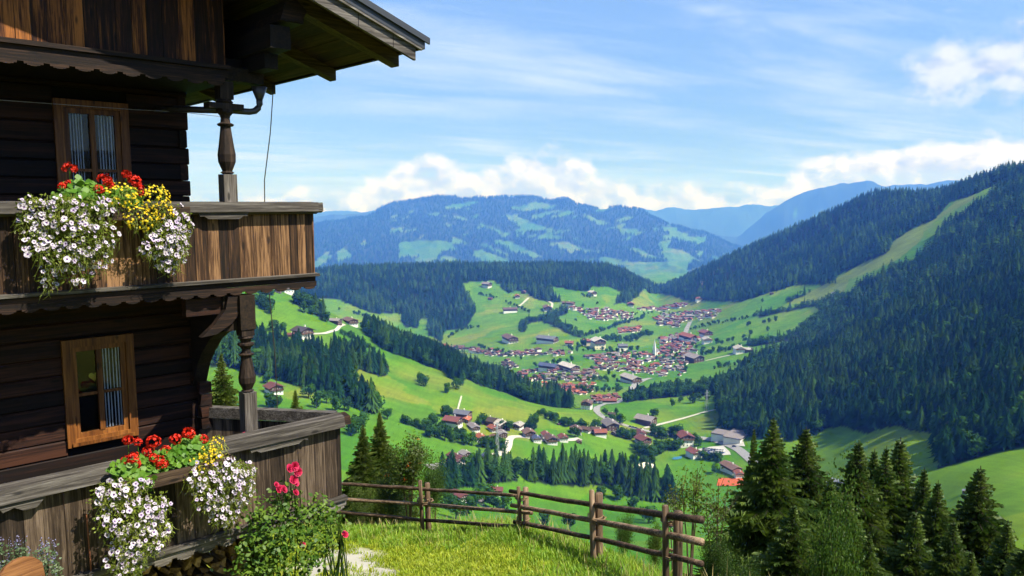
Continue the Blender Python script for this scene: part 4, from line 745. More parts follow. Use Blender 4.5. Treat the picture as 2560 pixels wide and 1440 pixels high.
# ---------------------------------------------------------------- the chalet (local frame: x along the gable front, y into the house, z from eye level)
HA = math.atan(2010 / F * math.cos(PITCH)); _d = cray(785, 508); _s = 10.5 / _d[1]; HO = Vector((_d[0] * _s, 10.5, 0))
HROT = math.pi / 2 - HA
chalet = empty('chalet', HO, HROT, 'old dark timber chalet with two carved flower balconies and a broad roof', 'house')
HM = Matrix.Translation(HO) @ Matrix.Rotation(HROT, 4, 'Z'); HMI = HM.inverted()
def fr(px, py, v):
    """point of the photograph on the plane parallel to the front, v in front of the upper balcony (local x, y, z)"""
    d = HMI.to_3x3() @ Vector(cray(px, py)); o = HMI @ Vector((0, 0, 0)); t = (-v - o.y) / d.y; return o + d * t
W_BOARD = wood('balcony_board', (.007, .0035, .002), (.050, .023, .010), (.200, .108, .050), 'z', 1.0, rnd=0.6)
W_BOARD2 = wood('grey_board', (.009, .005, .0035), (.036, .023, .015), (.120, .086, .060), 'z', 0.9, rnd=0.6)
W_GABLE = wood('gable_board', (.006, .0015, .0006), (.032, .009, .0026), (.230, .080, .016), 'z', 0.8, rnd=0.7)
W_RAIL = wood('grey_rail', (.016, .013, .011), (.064, .055, .047), (.165, .150, .134), 'x', 0.9, rnd=0.3)
W_RAILY = wood('grey_rail_side', (.022, .018, .015), (.085, .074, .063), (.200, .184, .165), 'y', 0.9, rnd=0.3)
W_SKIRT = wood('carved_trim', (.003, .0015, .001), (.011, .005, .003), (.050, .024, .013), 'x', 0.9, rnd=0.3)
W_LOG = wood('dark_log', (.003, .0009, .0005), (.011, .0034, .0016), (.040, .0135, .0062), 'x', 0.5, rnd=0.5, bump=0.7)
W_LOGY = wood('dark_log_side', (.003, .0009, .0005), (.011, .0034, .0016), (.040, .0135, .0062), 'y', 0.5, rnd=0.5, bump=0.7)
W_BEAM = wood('dark_beam', (.002, .001, .0006), (.006, .0034, .0018), (.018, .010, .005), 'y', 0.7, rnd=0.4)
W_SOFFIT = wood('soffit_board', (.006, .003, .0013), (.022, .011, .005), (.056, .030, .014), 'y', 0.7, rnd=0.4)
W_RAFTER = wood('rafter_wood', (.010, .007, .002), (.036, .025, .009), (.085, .060, .024), 'x', 0.7, rnd=0.3)
W_BARGE = wood('barge_board', (.022, .018, .016), (.075, .066, .060), (.190, .172, .158), 'x', 0.7, rnd=0.25)
W_POST = wood('carved_post', (.005, .003, .002), (.016, .009, .006), (.050, .031, .020), 'z', 0.8, rnd=0.2)
W_POST2 = wood('grey_post', (.022, .017, .014), (.075, .064, .055), (.170, .150, .132), 'z', 0.8, rnd=0.2)
W_WIN = wood('window_wood', (.045, .014, .003), (.130, .044, .009), (.260, .100, .022), 'z', 0.6, rnd=0.2, rough=.5)
M_TIN = plain('dark_roofing', (.028, .032, .042), .45, .2, 4, spec=.5); M_PIPE = plain('downpipe_metal', (.030, .026, .028), .4, .2, 6, spec=.5); M_VOID = plain('dark_interior', (.006, .005, .005), 1, .1, 1)
def planks(parent, x0, x1, z0, z1, y, mat, w=0.135, t=0.028, slope=0.0):
    x = x0; alt = 0
    while x < x1 - 0.02:
        ww = min(w * random.uniform(.8, 1.2), x1 - x); d = random.uniform(0, .009); top = z1 + slope * ((x + ww / 2) - x0)
        b = MB().box(x + .0025, y + d, z0 + random.uniform(-.006, .006), x + ww - .0025, y + d + t, top + random.uniform(-.004, .004), 0, .0016); b.build('plank', mat, parent); x += ww
def scallop(x0, x1, ztop, zb, pitch, y0, y1, amp=0.05):
    n = max(1, round((x1 - x0) / pitch)); pt = [(x0, ztop), (x1, ztop)]
    for k in range(n * 8, -1, -1):
        t = k / 8; ph = t % 1; a = abs(math.sin(math.pi * ph)); pt.append((x0 + (x1 - x0) * t / n, zb - amp * (a ** .7) + (0.02 if ph in (0, .5) else 0) * amp))
    b = MB(); m = len(pt); top = pt[:2]; bot = pt[2:][::-1]
    for (xa, za), (xb, zb_) in zip(bot, bot[1:]): b.box(xa, y0, (za + zb_) / 2, xb, y1, ztop)
    return b
# --- upper storey wall of squared logs, corner at x = XW
XW = -1.23; YW = 1.20
core = MB().box(-7.0, YW + .06, -5.2, XW - .06, 8.5, 1.5).build('wall', M_VOID, chalet)
def logs(z0, z1, x0, x1, y, par, hole=None):
    z = z0; k = 0
    while z < z1 - .05:
        h = min(random.uniform(.19, .25), z1 - z); segs = [(x0, x1)]
        if hole and z + h > hole[2] and z < hole[3]: segs = [(x0, hole[0]), (hole[1], x1)]
        for a, b_ in segs:
            d = random.uniform(-.012, .012); m = MB(); e = 0.022 if b_ == x1 else 0
            c = .018; pr = [(y + d + c, z + .004), (y + d, z + .004 + c), (y + d, z + h - c), (y + d + c, z + h), (y + .11, z + h), (y + .11, z + .004)]
            m.prism([(p, q) for p, q in pr], a, b_ + e * (k % 2), 'yz'); m.build('log', W_LOG, par)
        m = MB(); c = .018; m.prism([(x1 - .10, z + .004), (x1 - c, z + .004), (x1, z + .004 + c), (x1, z + h - c), (x1 - c, z + h), (x1 - .10, z + h)], y + .11 - .125 * ((k + 1) % 2), y + 7, 'xz'); m.build('side_log', W_LOGY, par)
        z += h; k += 1
WU = (fr(128, 246, -1.2), fr(318, 470, -1.2)); wu = (-2.82, -1.97, -.35, 1.28); wl = (-2.90, -2.06, -3.08, -1.70)
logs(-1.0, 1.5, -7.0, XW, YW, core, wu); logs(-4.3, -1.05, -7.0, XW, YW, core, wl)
MB().box(-7.0, 1.0, -5.3, -1.3, 1.28, -4.32).build('plinth', plain('stone_plinth', (.12, .11, .10), .95, .4, 5), core)
# protruding corner log ends low on the corner, reddish and sunlit
for k in range(4): MB().box(XW - .02, YW - .14, -3.15 + k * .17, XW + .13, YW - .005, -3.0 + k * .17, 0, .012).build('log_end', W_LOG, core)
# --- windows
def window(x0, x1, z0, z1, curtain, heart=False):
    w = empty('window'); w.parent = chalet
    f = MB(); y = YW - .05; t = .10
    for a, b_, c, d in ((x0, z1 - t, x1, z1), (x0, z0, x1, z0 + t), (x0, z0 + t, x0 + t, z1 - t), (x1 - t, z0 + t, x1, z1 - t)): f.box(a, y, b_, c, y + .12, d)
    f.build('outer_frame', W_WIN, w); i = .10; a0, a1, b0, b1 = x0 + i, x1 - i, z0 + i, z1 - i; s = .062; g = MB()
    for a, b_, c, d in ((a0, b1 - s, a1, b1), (a0, b0, a1, b0 + s), (a0, b0 + s, a0 + s, b1 - s), (a1 - s, b0 + s, a1, b1 - s)): g.box(a, y + .035, b_, c, y + .10, d)
    g.build('sash', W_WIN, w); xm = (a0 + a1) / 2; zm = b0 + (b1 - b0) * .47; mu = MB().box(xm - .03, y + .025, b0 + s, xm + .03, y + .095, b1 - s).box(a0 + s, y + .045, zm - .018, xm - .03, y + .08, zm + .018).box(xm + .03, y + .045, zm - .018, a1 - s, y + .08, zm + .018); mu.build('mullion', W_WIN, w)
    for p0, p1 in ((a0 + s, xm - .03), (xm + .03, a1 - s)):
        for q0, q1 in ((b0 + s, zm - .018), (zm + .018, b1 - s)): MB().add([(p0, y + .066, q0), (p1, y + .066, q0), (p1, y + .066, q1), (p0, y + .066, q1)], [(0, 1, 2, 3)]).build('pane', M_GLASS, w)
    MB().box(a0 - .05, y - .03, b0 - .085, a1 + .05, y + .05, b0 - .045).build('sill', W_WIN, w)
    for c0, c1 in curtain:
        v = []; fc = []; n = 26
        for k in range(n + 1):
            x = a0 + (a1 - a0) * (c0 + (c1 - c0) * k / n); yy = y + .118 + .022 * math.sin(k * 1.7) + .01 * math.sin(k * 4.1); v += [(x, yy, b0), (x, yy, b1)]
            if k: fc.append((2 * k - 2, 2 * k, 2 * k + 1, 2 * k - 1))
        MB().add(v, fc).build('curtain', M_CURT, w, True)
    MB().box(a0, y + .45, b0, a1, y + .48, b1).build('room_dark', M_VOID, w)
    if heart:
        pts = []
        for k in range(28): t_ = 2 * math.pi * k / 28; pts.append((a0 + .27 + .0040 * 16 * math.sin(t_) ** 3, b1 - .42 + .0040 * (13 * math.cos(t_) - 5 * math.cos(2 * t_) - 2 * math.cos(3 * t_) - math.cos(4 * t_))))
        MB().prism(pts, y + .10, y + .115).build('heart_ornament', plain('yellow_felt', (.50, .42, .05), .8), w)
def glass_mat():
    m = bpy.data.materials.new('window_glass'); m.use_nodes = True; N = NT(m.node_tree); g = N('ShaderNodeBsdfGlossy'); g.inputs['Roughness'].default_value = 0.015; t = N('ShaderNodeBsdfTransparent'); t.inputs[0].default_value = (.75, .8, .82, 1)
    fz = N('ShaderNodeFresnel'); fz.inputs[0].default_value = 1.52; k = N.math('ADD', N.math('MULTIPLY', fz.outputs[0], .6), .012, clamp=True); ms = N('ShaderNodeMixShader'); N.link(k, ms.inputs[0]); N.link(t.outputs[0], ms.inputs[1]); N.link(g.outputs[0], ms.inputs[2]); o = N('ShaderNodeOutputMaterial'); N.link(ms.outputs[0], o.inputs[0]); return m
M_GLASS = glass_mat(); M_CURT = plain('curtain_cloth', (.80, .82, .92), .9, .15, 6)
window(*wu, [(.02, .36), (.60, .98)]); window(*wl, [(.56, .98)], True)
# --- upper balcony
ub = MB().box(-5.2, .03, -1.06, -.03, YW, -.985).box(-1.2, YW, -1.06, -.03, 7, -.985)
ub = ub.build('balcony', W_BEAM, chalet)
planks(ub, -5.2, -.01, -.955, -.075, 0.0, W_BOARD)
for k in range(44):
    y = .02 + k * .15; MB().box(-.035, y, -.955, -.01, y + .146, -.075).build('side_plank', W_BOARD, ub)
MB().prism([(-.13, -.10), (-.12, .015), (.055, .03), (.07, -.08), (-.06, -.135)], -5.2, .0, 'yz').build('handrail', W_RAIL, ub)
MB().prism([(-.10, -.095), (-.09, .005), (.05, .025), (.06, -.085), (-.04, -.12)], .004, .085, 'yz').box(.088, -.06, -.06, .10, .03, .02).build('handrail_end', W_RAIL, ub)
MB().box(-.09, .07, -.09, .04, 7, .022).build('side_handrail', W_RAILY, ub)
bump_ = MB(); pts = [(-1.62, -.10), (-1.60, -.155), (-1.55, -.150), (-1.50, -.185), (-1.1, -.19), (-1.05, -.15), (-1.0, -.155), (-.98, -.10)]; bump_.prism(pts, -.10, -.06).build('carved_corbel', W_RAIL, ub)
MB().prism([(-.07, -.99), (-.075, -.955), (.05, -.945), (.05, -.99)], -5.2, .02, 'yz').build('ledge', W_RAIL, ub)
MB().box(-5.2, -.02, -1.06, -.02, .02, -.992).build('floor_edge', W_SKIRT, ub)
scallop(-5.2, -.015, -1.062, -1.115, .21, -.035, -.008, .05).build('scalloped_trim', W_SKIRT, ub)
# --- lower balcony: front at y = -.45, end turns back to the house corner
lb = MB().box(-5.6, -.42, -4.16, -.05, YW, -4.08).build('balcony', W_BEAM, chalet); LY = -.45
planks(lb, -5.6, .05, -4.03, -3.0, LY, W_BOARD2, .20, .03)
c0 = Vector((.07, LY + .03, 0)); c1 = Vector((-1.24, 1.27, 0)); dd = (c1 - c0).normalized(); nn = Vector((dd.y, -dd.x, 0)); q = 0.0; L_ = (c1 - c0).length
while q < L_ - .02:
    w = min(.2 * random.uniform(.85, 1.15), L_ - q); a = c0 + dd * (q + .004); b = c0 + dd * (q + w - .004)
    MB().bar((a.x, a.y, -3.53), (b.x, b.y, -3.53), .03, 1.0).build('end_plank', W_BOARD2, lb); q += w
MB().prism([(LY - .13, -3.03), (LY - .10, -2.885), (LY + .03, -2.855), (LY + .06, -3.0), (LY - .05, -3.06)], -5.6, .06, 'yz').build('handrail', W_RAIL, lb)
MB().prism([(LY - .11, -3.01), (LY - .09, -2.90), (LY + .05, -2.87), (LY + .06, -3.0)], .064, .16, 'yz').build('handrail_end', W_SKIRT, lb)
a = c0 + dd * .06; MB().bar((a.x, a.y, -2.93), (c1.x, c1.y, -2.93), .12, .15).build('end_handrail', W_RAIL, lb)
pts = [(-1.30, -3.03), (-1.27, -3.10), (-1.2, -3.09), (-1.15, -3.12), (-.62, -3.12), (-.55, -3.08), (-.50, -3.10), (-.47, -3.03)]; MB().prism(pts, LY - .10, LY - .06).build('carved_corbel', W_RAIL, lb)
pts = [(-3.95, -3.03), (-3.9, -3.12), (-3.8, -3.09), (-3.72, -3.14), (-3.6, -3.14), (-3.5, -3.03)]; MB().prism(pts, LY - .10, LY - .06).build('carved_corbel', W_RAIL, lb)
MB().box(-5.6, LY - .07, -4.09, .10, LY + .02, -4.035).build('ledge', W_RAIL, lb)
scallop(-5.6, .10, -4.092, -4.16, .26, LY - .03, LY, .075).build('scalloped_trim', W_RAIL, lb)
for x in (-3.6, -1.0): MB().box(x, .1, -5.8, x + .16, .26, -4.17).build('support_post', W_POST, lb)
# --- turned posts
def turned(name, x, y, z0, z1, mat, mat2, b0=.235, b1=.85):
    H_ = z1 - z0; b = MB(); s = .085
    b.box(x - s, y - s, z0 + .0, x + s, y + s, z0 + H_ * b0); b.build(name, mat2, chalet)
    prof = [(.24, .06), (.25, .085), (.265, .06), (.29, .075), (.34, .105), (.40, .11), (.46, .095), (.56, .075), (.63, .062), (.635, .09), (.65, .105), (.665, .06), (.70, .055), (.72, .065), (.75, .105), (.77, .105), (.78, .06), (.81, .075), (.83, .105), (.85, .08)]
    prof = [(b0 + .003 + (t - .24) / .61 * (b1 - b0), r) for t, r in prof]; V = []; Fs = []; n = 10
    for k, (t, r) in enumerate(prof):
        for i in range(n): a_ = 2 * math.pi * (i + .5) / n; V.append((x + r * math.cos(a_), y + r * math.sin(a_), z0 + H_ * t))
        if k: Fs += [((k-1)*n+i, (k-1)*n+(i+1) % n, k*n+(i+1) % n, k*n+i) for i in range(n)]
    turnedm = MB().add(V, Fs); t2 = turnedm.build('turned_shaft', mat, chalet, False)
    MB().box(x - s, y - s, z0 + H_ * (b1 + .004), x + s, y + s, z1).build('post_head', mat, chalet)
turned('post', -1.17, .06, .02, 1.52, W_POST, W_POST2); turned('post', -1.03, .03, -3.35, -1.28, W_POST, W_POST2, .43, .79)
MB().box(-1.40, -.03, 1.18, -.96, .15, 1.25).build('post_cap', W_POST, chalet)
# beam and curved bracket carrying the upper balcony above the lower post
MB().box(-1.13, -.07, -1.62, -.93, .13, -1.17).build('bracket_block', W_BEAM, chalet)
pts = [(.05, -1.63), (.30, -1.68), (.55, -1.80), (.80, -2.00), (1.0, -2.2), (1.19, -2.55), (1.19, -1.1), (.05, -1.1)]; MB().prism(pts, -1.30, -1.12, 'yz').build('curved_bracket', W_BEAM, chalet)
pts = [(-1.06, -1.18), (-1.08, -1.36), (-1.22, -1.52), (-1.42, -1.64), (-1.62, -1.66), (-1.45, -1.52), (-1.30, -1.34), (-1.26, -1.18)]; MB().prism(pts, -.02, .08).build('carved_bracket', W_SKIRT, chalet)
MB().box(-1.75, .1, -1.40, -1.0, .24, -1.18).build('cross_beam', W_LOG, chalet)
# --- gable storey of upright boards, hung out over the upper balcony
gb = MB().box(-7.0, .06, 1.5, -1.16, 8.5, 1.66).build('gable_floor', W_BEAM, chalet); SL = .34
def zr(x): return 2.06 + SL * (1.0 - x)
x = -7.0
while x < -1.17:
    w = min(random.uniform(.13, .19), -1.16 - x); d = random.uniform(0, .012); MB().add([(x + .003, d, 1.66), (x + w - .003, d, 1.66), (x + w - .003, d, zr(x + w) - .02), (x + .003, d, zr(x) - .02), (x + .003, d + .03, 1.66), (x + w - .003, d + .03, 1.66), (x + w - .003, d + .03, zr(x + w) - .02), (x + .003, d + .03, zr(x) - .02)], [(0, 1, 2, 3), (7, 6, 5, 4), (0, 4, 5, 1), (1, 5, 6, 2), (2, 6, 7, 3), (3, 7, 4, 0)]).build('plank', W_GABLE, gb); x += w
MB().add([(-1.16, .035, 1.66), (-1.16, 8.5, 1.66), (-1.16, 8.5, 2.75), (-1.16, .035, 2.75)], [(0, 1, 2, 3)]).build('gable_side', W_GABLE, gb)
MB().box(-7, -.07, 1.655, -1.13, -.002, 1.705).build('gable_ledge', W_SKIRT, gb); MB().box(-7, -.03, 1.56, -1.15, .055, 1.652).build('gable_beam', W_SKIRT, gb); scallop(-7, -1.2, 1.558, 1.50, .24, -.055, -.035, .055).build('scalloped_trim', W_SKIRT, gb)
# --- roof
GY = -1.0; RT = -7.0
def slab(b, x0, x1, y0, y1, t0, t1):
    return b.add([(x0, y0, zr(x0) + t0), (x1, y0, zr(x1) + t0), (x1, y1, zr(x1) + t0), (x0, y1, zr(x0) + t0), (x0, y0, zr(x0) + t1), (x1, y0, zr(x1) + t1), (x1, y1, zr(x1) + t1), (x0, y1, zr(x0) + t1)], [(0, 3, 2, 1), (4, 5, 6, 7), (0, 1, 5, 4), (1, 2, 6, 5), (2, 3, 7, 6), (3, 0, 4, 7)])
roof = slab(MB(), RT, 1.10, GY - .10, 9, .032, .16); hz = RT
roof = roof.build('roof', M_TIN, chalet)
slab(MB(), RT - 4.5, RT, GY - .10, 9, .032, .16)
x = .98
while x > -4.5:
    w = random.uniform(.17, .22); slab(MB(), x - w + .006, x, GY + .02, 9, random.uniform(0, .006), .028).build('soffit_board', W_SOFFIT, roof); x -= w
for y in (-.52, 1.14, 3.14, 5.1): slab(MB(), -4.6, 1.02, y - .09, y + .09, -.165, -.003).build('rafter', W_RAFTER, roof)
slab(MB(), RT, .98, GY - .05, GY + .0, -.16, .06).build('barge_board', W_BARGE, roof); slab(MB(), RT, 1.06, GY - .095, GY - .055, -.00, .115).build('upper_barge_board', W_BARGE, roof); slab(MB(), RT, 1.16, GY - .135, GY - .1, .12, .20).build('metal_edge', M_TIN, roof)
for k, xx in enumerate((.62, .1, -.5)): slab(MB(), xx, xx + .006, GY - .054, GY - .0505, -.158, .058).build('board_joint', M_VOID, roof)
MB().bar((1.04, GY, 2.10), (1.04, 9, 2.10), .05, .10).build('fascia', W_SOFFIT, roof)
MB().box(-.86, -.62, 1.88, -.60, 8.5, 2.16, 0, .01).build('eave_purlin', W_BEAM, roof); MB().box(-.82, -.35, 1.68, -.64, 8.5, 1.87, 0, .01).build('purlin_corbel', W_BEAM, roof); MB().box(-1.15, .1, 1.55, -.62, .3, 1.72).build('tie_beam', W_BEAM, roof)
MB().box(-1.15, .3, 1.72, -.6, 8.4, 1.86).build('wall_plate', W_BEAM, roof)
MB().prism([(-.78, 2.20), (-.50, 2.22), (-.42, 2.36), (-.56, 2.48), (-.70, 2.42)], -.72, .0).build('purlin_head', W_SKIRT, roof); MB().box(-.74, -.7, 2.2, -.46, 8, 2.42).build('mid_purlin', W_BEAM, roof)
# --- downpipe with hopper
dp = MB(); P0 = [(-.66, .16, 1.52), (-.66, .16, 1.40), (-.66, .16, 1.36)]; dp.tube(P0, [.105, .06, .045], 10)
pth = [(-.66, .16, 1.37), (-.66, .16, 1.30), (-.68, .16, 1.25), (-.73, .16, 1.205), (-.80, .16, 1.19), (-1.0, .17, 1.19), (-1.35, .4, 1.19), (-1.55, .75, 1.22), (-1.62, 1.15, 1.24)]; dp.tube(pth, .042, 10)
dp.build('downpipe', M_PIPE, chalet, True)
# --- cable hanging from the eave, cord along the wall
tag(MB().tube([HM @ Vector(p) for p in ((.93, 2.96, 2.02), (.90, 2.9, 1.9), (.80, 2.85, 1.2), (.64, 2.8, .4), (.62, 2.8, -.4), (.66, 2.8, -1.6), (.72, 2.8, -2.6), (.74, 2.8, -4.2), (.74, 2.8, -6.5))], .009, 5).build('hanging_cable', M_PIPE), 'thin black cable hanging from the roof eave past both balconies', 'cable')
tag(MB().tube([HM @ Vector(p) for p in ((-6.5, .9, 1.20), (-4.0, .88, 1.165), (-2.0, .86, 1.18), (-1.45, .8, 1.19), (-1.18, .17, 1.10))], .003, 4).build('clothes_line', plain('line_cord', (.4, .4, .42), .6)), 'thin grey cord strung along the shaded upper wall', 'cord')
# --- firewood under the lower balcony
M_END = wood('firewood_end', (.06, .03, .012), (.20, .11, .045), (.40, .25, .11), 'y', 0.5, rnd=0.8)
FW = []
for s_ in range(5):
    rg = random.Random(90 + s_); pl = [(math.cos(a) * rg.uniform(.055, .085), math.sin(a) * rg.uniform(.05, .08)) for a in sorted(rg.uniform(0, 6.28) for _ in range(6))]; FW.append(MB().prism(pl, 0, .4).mesh('firewood', [M_END]))
for i in range(16):
    for j in range(7):
        o = inst('firewood_log', FW[(i * 3 + j) % 5], None); o.matrix_world = HM @ Matrix.Translation((-3.2 + i * .145 + (j % 2) * .07, .28 + random.uniform(-.03, .03), -5.05 + j * .125)) @ Matrix.Rotation(random.random() * 6.3, 4, 'Y'); tag(o, 'split firewood log in the stack under the lower balcony', 'firewood', 'firewood stacked under the lower balcony')
# --- iron rod with ring on the lower boards, flower shelf arm
M_RUST = plain('rusty_iron', (.20, .07, .035), .7, .4, 20)
rod = MB().tube([fr(216, 1285, .47), fr(222, 1360, .47), fr(228, 1432, .47)], .008, 6); ro_ = rod.build('iron_rod', M_RUST); ro_.matrix_world = HM; tag(ro_, 'rusty iron rod hanging on the grey lower balcony boards', 'rod')
# ---------------------------------------------------------------- fence of round rails with paired, bound posts
W_POLE = wood('fence_pole', (.014, .008, .005), (.070, .042, .026), (.230, .160, .105), 'x', 0.6, rnd=0.4); W_STAKE = wood('fence_stake', (.030, .018, .010), (.110, .068, .040), (.240, .165, .105), 'z', 0.6, rnd=0.4); M_BIND = plain('twisted_withy', (.17, .11, .06), .9, .4, 30)
fence = empty('pole_fence', spot(1300, 1340, 6, 40)[0], 0, 'rustic fence of three round rails and paired stakes along the grassy edge', 'fence'); FI = Matrix.Translation(-fence.location)
def onray(px, py, r): a, t = az_el(px, py); return Vector((r * math.sin(a), r * math.cos(a), r * t))
FR = [(820, 16.8), (1050, 15.6), (1305, 13.8), (1490, 12.2), (1685, 10.7), (1760, 10.3)]
def fr_r(px): return float(np.interp(px, [a for a, _ in FR], [b for _, b in FR]))
def fpole(pts, r0, r1, dr=0.0, name='rail', mat=None, n=9):
    P = []
    for (a, b) in zip(pts, pts[1:]):
        for k in range(6): t = k / 6; P.append((a[0] + (b[0] - a[0]) * t, a[1] + (b[1] - a[1]) * t))
    P.append(pts[-1]); q = [FI @ (onray(x, y, fr_r(x) + dr) + Vector((0, 0, random.uniform(-.007, .007)))) for x, y in P]; m = len(q)
    return MB().tube(q, [(r0 + (r1 - r0) * k / (m - 1)) * random.uniform(.95, 1.05) for k in range(m)], n, 0, .03).build(name, mat or W_POLE, fence, True)
fpole([(815, 1207), (1050, 1222), (1300, 1240)], .042, .032); fpole([(815, 1245), (1050, 1260), (1330, 1282)], .044, .036); fpole([(800, 1275), (1050, 1300), (1290, 1316)], .044, .036)
fpole([(1275, 1228), (1480, 1262), (1755, 1300)], .038, .055, -.07); fpole([(1278, 1262), (1480, 1300), (1755, 1356)], .040, .055, -.07); fpole([(1285, 1304), (1480, 1344), (1755, 1410)], .040, .045, -.05)
def stake(px, ytop, lean, dr, r, name='stake'):
    R = fr_r(px) + dr; top = onray(px, ytop, R); g = Vector((top.x, top.y, float(ground(top.x, top.y)) - .25)); d = Vector((lean, 0, 0)); P = [g + d, g.lerp(top, .35) + d * .6, g.lerp(top, .7) + d * .3, top]
    MB().tube([FI @ p for p in P], [r * 1.05, r, r * .97, r * .9], 8, 0, .05).build(name, W_STAKE, fence, True)
for px, y1, y2, r in ((1050, 1201, 1208, .045), (1296, 1217, 1219, .042), (1479, 1226, 1233, .05), (1663, 1264, 1279, .05)): stake(px, y1, .06, -.13, r); stake(px + (18 if px < 1600 else 33), y2, .02, .12, r * 1.45)
for px, y in ((1050, 1252), (1060, 1256), (1297, 1246), (1300, 1302), (1480, 1296), (1487, 1300), (1664, 1302), (1668, 1390)):
    c = FI @ onray(px + 8, y, fr_r(px)); P = [c + Vector((math.cos(k * .9) * .10 + .035 * math.sin(k), math.sin(k * .9) * .17, .012 * math.sin(k * 2.1) + k * .004)) for k in range(15)]; MB().tube(P, .013, 5).build('withy_binding', M_BIND, fence, True)

# ---------------------------------------------------------------- grass on the bank
M_GRASS = leafy('grass_blades', (.240, .330, .018), (.400, .430, .035), .45, .5, 2.0); M_GRASS2 = leafy('grass_long', (.140, .270, .014), (.310, .390, .036), .45, .6, 2.0); M_STRAW = leafy('grass_straw', (.32, .27, .10), (.40, .33, .14), .3, .4, 2.0)
def tuft(name, seed, n, h, spread, mat, bend=.45, w=.006):
    rg = random.Random(seed); b = MB()
    for k in range(n):
        a = rg.random() * 6.3; r = spread * math.sqrt(rg.random()); x, y = r * math.cos(a), r * math.sin(a); hh = h * rg.uniform(.45, 1.1); t = rg.random() * 6.3; o = hh * bend * rg.uniform(.3, 1.2); ww = w * rg.uniform(.7, 1.4); dx, dy = math.cos(t), math.sin(t); sx, sy = -dy * ww, dx * ww
        b.add([(x - sx, y - sy, -.02), (x + sx, y + sy, -.02), (x + dx * o * .4 + sx * .8, y + dy * o * .4 + sy * .8, hh * .6), (x + dx * o * .4 - sx * .8, y + dy * o * .4 - sy * .8, hh * .6), (x + dx * o, y + dy * o, hh)], [(0, 1, 2, 3), (3, 2, 4)], 0)
    return b.mesh(name, [mat])
TUFTS = [tuft('tuft_short_%d' % k, k, 60, .052, .16, M_GRASS, .9, .006) for k in range(3)] + [tuft('tuft_long_%d' % k, 10 + k, 46, .155, .16, M_GRASS2, .7, .007) for k in range(3)] + [tuft('tuft_straw', 30, 6, .34, .12, M_STRAW, .35, .004)]
def house_free(x, y):
    l = [HMI @ Vector((a, b, 0)) for a, b in zip(x, y)]; return np.array([not (p.x < .0 and p.y > -.35) for p in l])
def grass():
    n = 15000; a = RNG.uniform(-22, 24, n) * D2R; r = np.sqrt(RNG.uniform(7.5 ** 2, 19.0 ** 2, n)); x, y = r * np.sin(a), r * np.cos(a); z = ground(x, y); px, py, _ = project(x, y, z)
    fy = np.interp(px, [700, 1050, 1300, 1480, 1690, 1900], [1310, 1335, 1335, 1390, 1450, 1500]); nn = vnoise(x * 1.1 + 300, y * 1.1 + 300, 71, 4); long_ = np.clip((fy + 62 - py) / 70, 0, 1) + np.clip((px - 1250) / 300, 0, .7)
    gp = np.clip(1 - np.hypot((px - 850) / 190, (py - 1425) / 75), 0, 1) * 2.3 + np.clip(1 - np.hypot((px - 1010) / 130, (py - 1440) / 30), 0, 1); bare = np.clip((gp + nn * 2.2 - 0.55) * 3, 0, 1)
    keep = (RNG.random(n) > bare * .93) & house_free(x, y) & (py > 1230) & (px > 380); isl = RNG.random(n) < long_ * .8
    idx = np.where(isl, 3 + RNG.integers(0, 3, n), RNG.integers(0, 3, n)); idx = np.where(isl & (RNG.random(n) < .10), 6, idx); s = RNG.uniform(.7, 1.35, n) * np.where(isl, .65 + .4 * np.clip(long_, 0, 1), 1.0)
    k = keep; scatter('meadow_grass', np.stack([x, y, z], 1)[k], np.stack([s, s, s], 1)[k], np.stack([RNG.normal(0, .12, n), RNG.normal(0, .12, n), RNG.random(n) * 6.28], 1)[k], idx[k], TUFTS, 'bright green grass on the bank before the fence', 'grass')
grass()

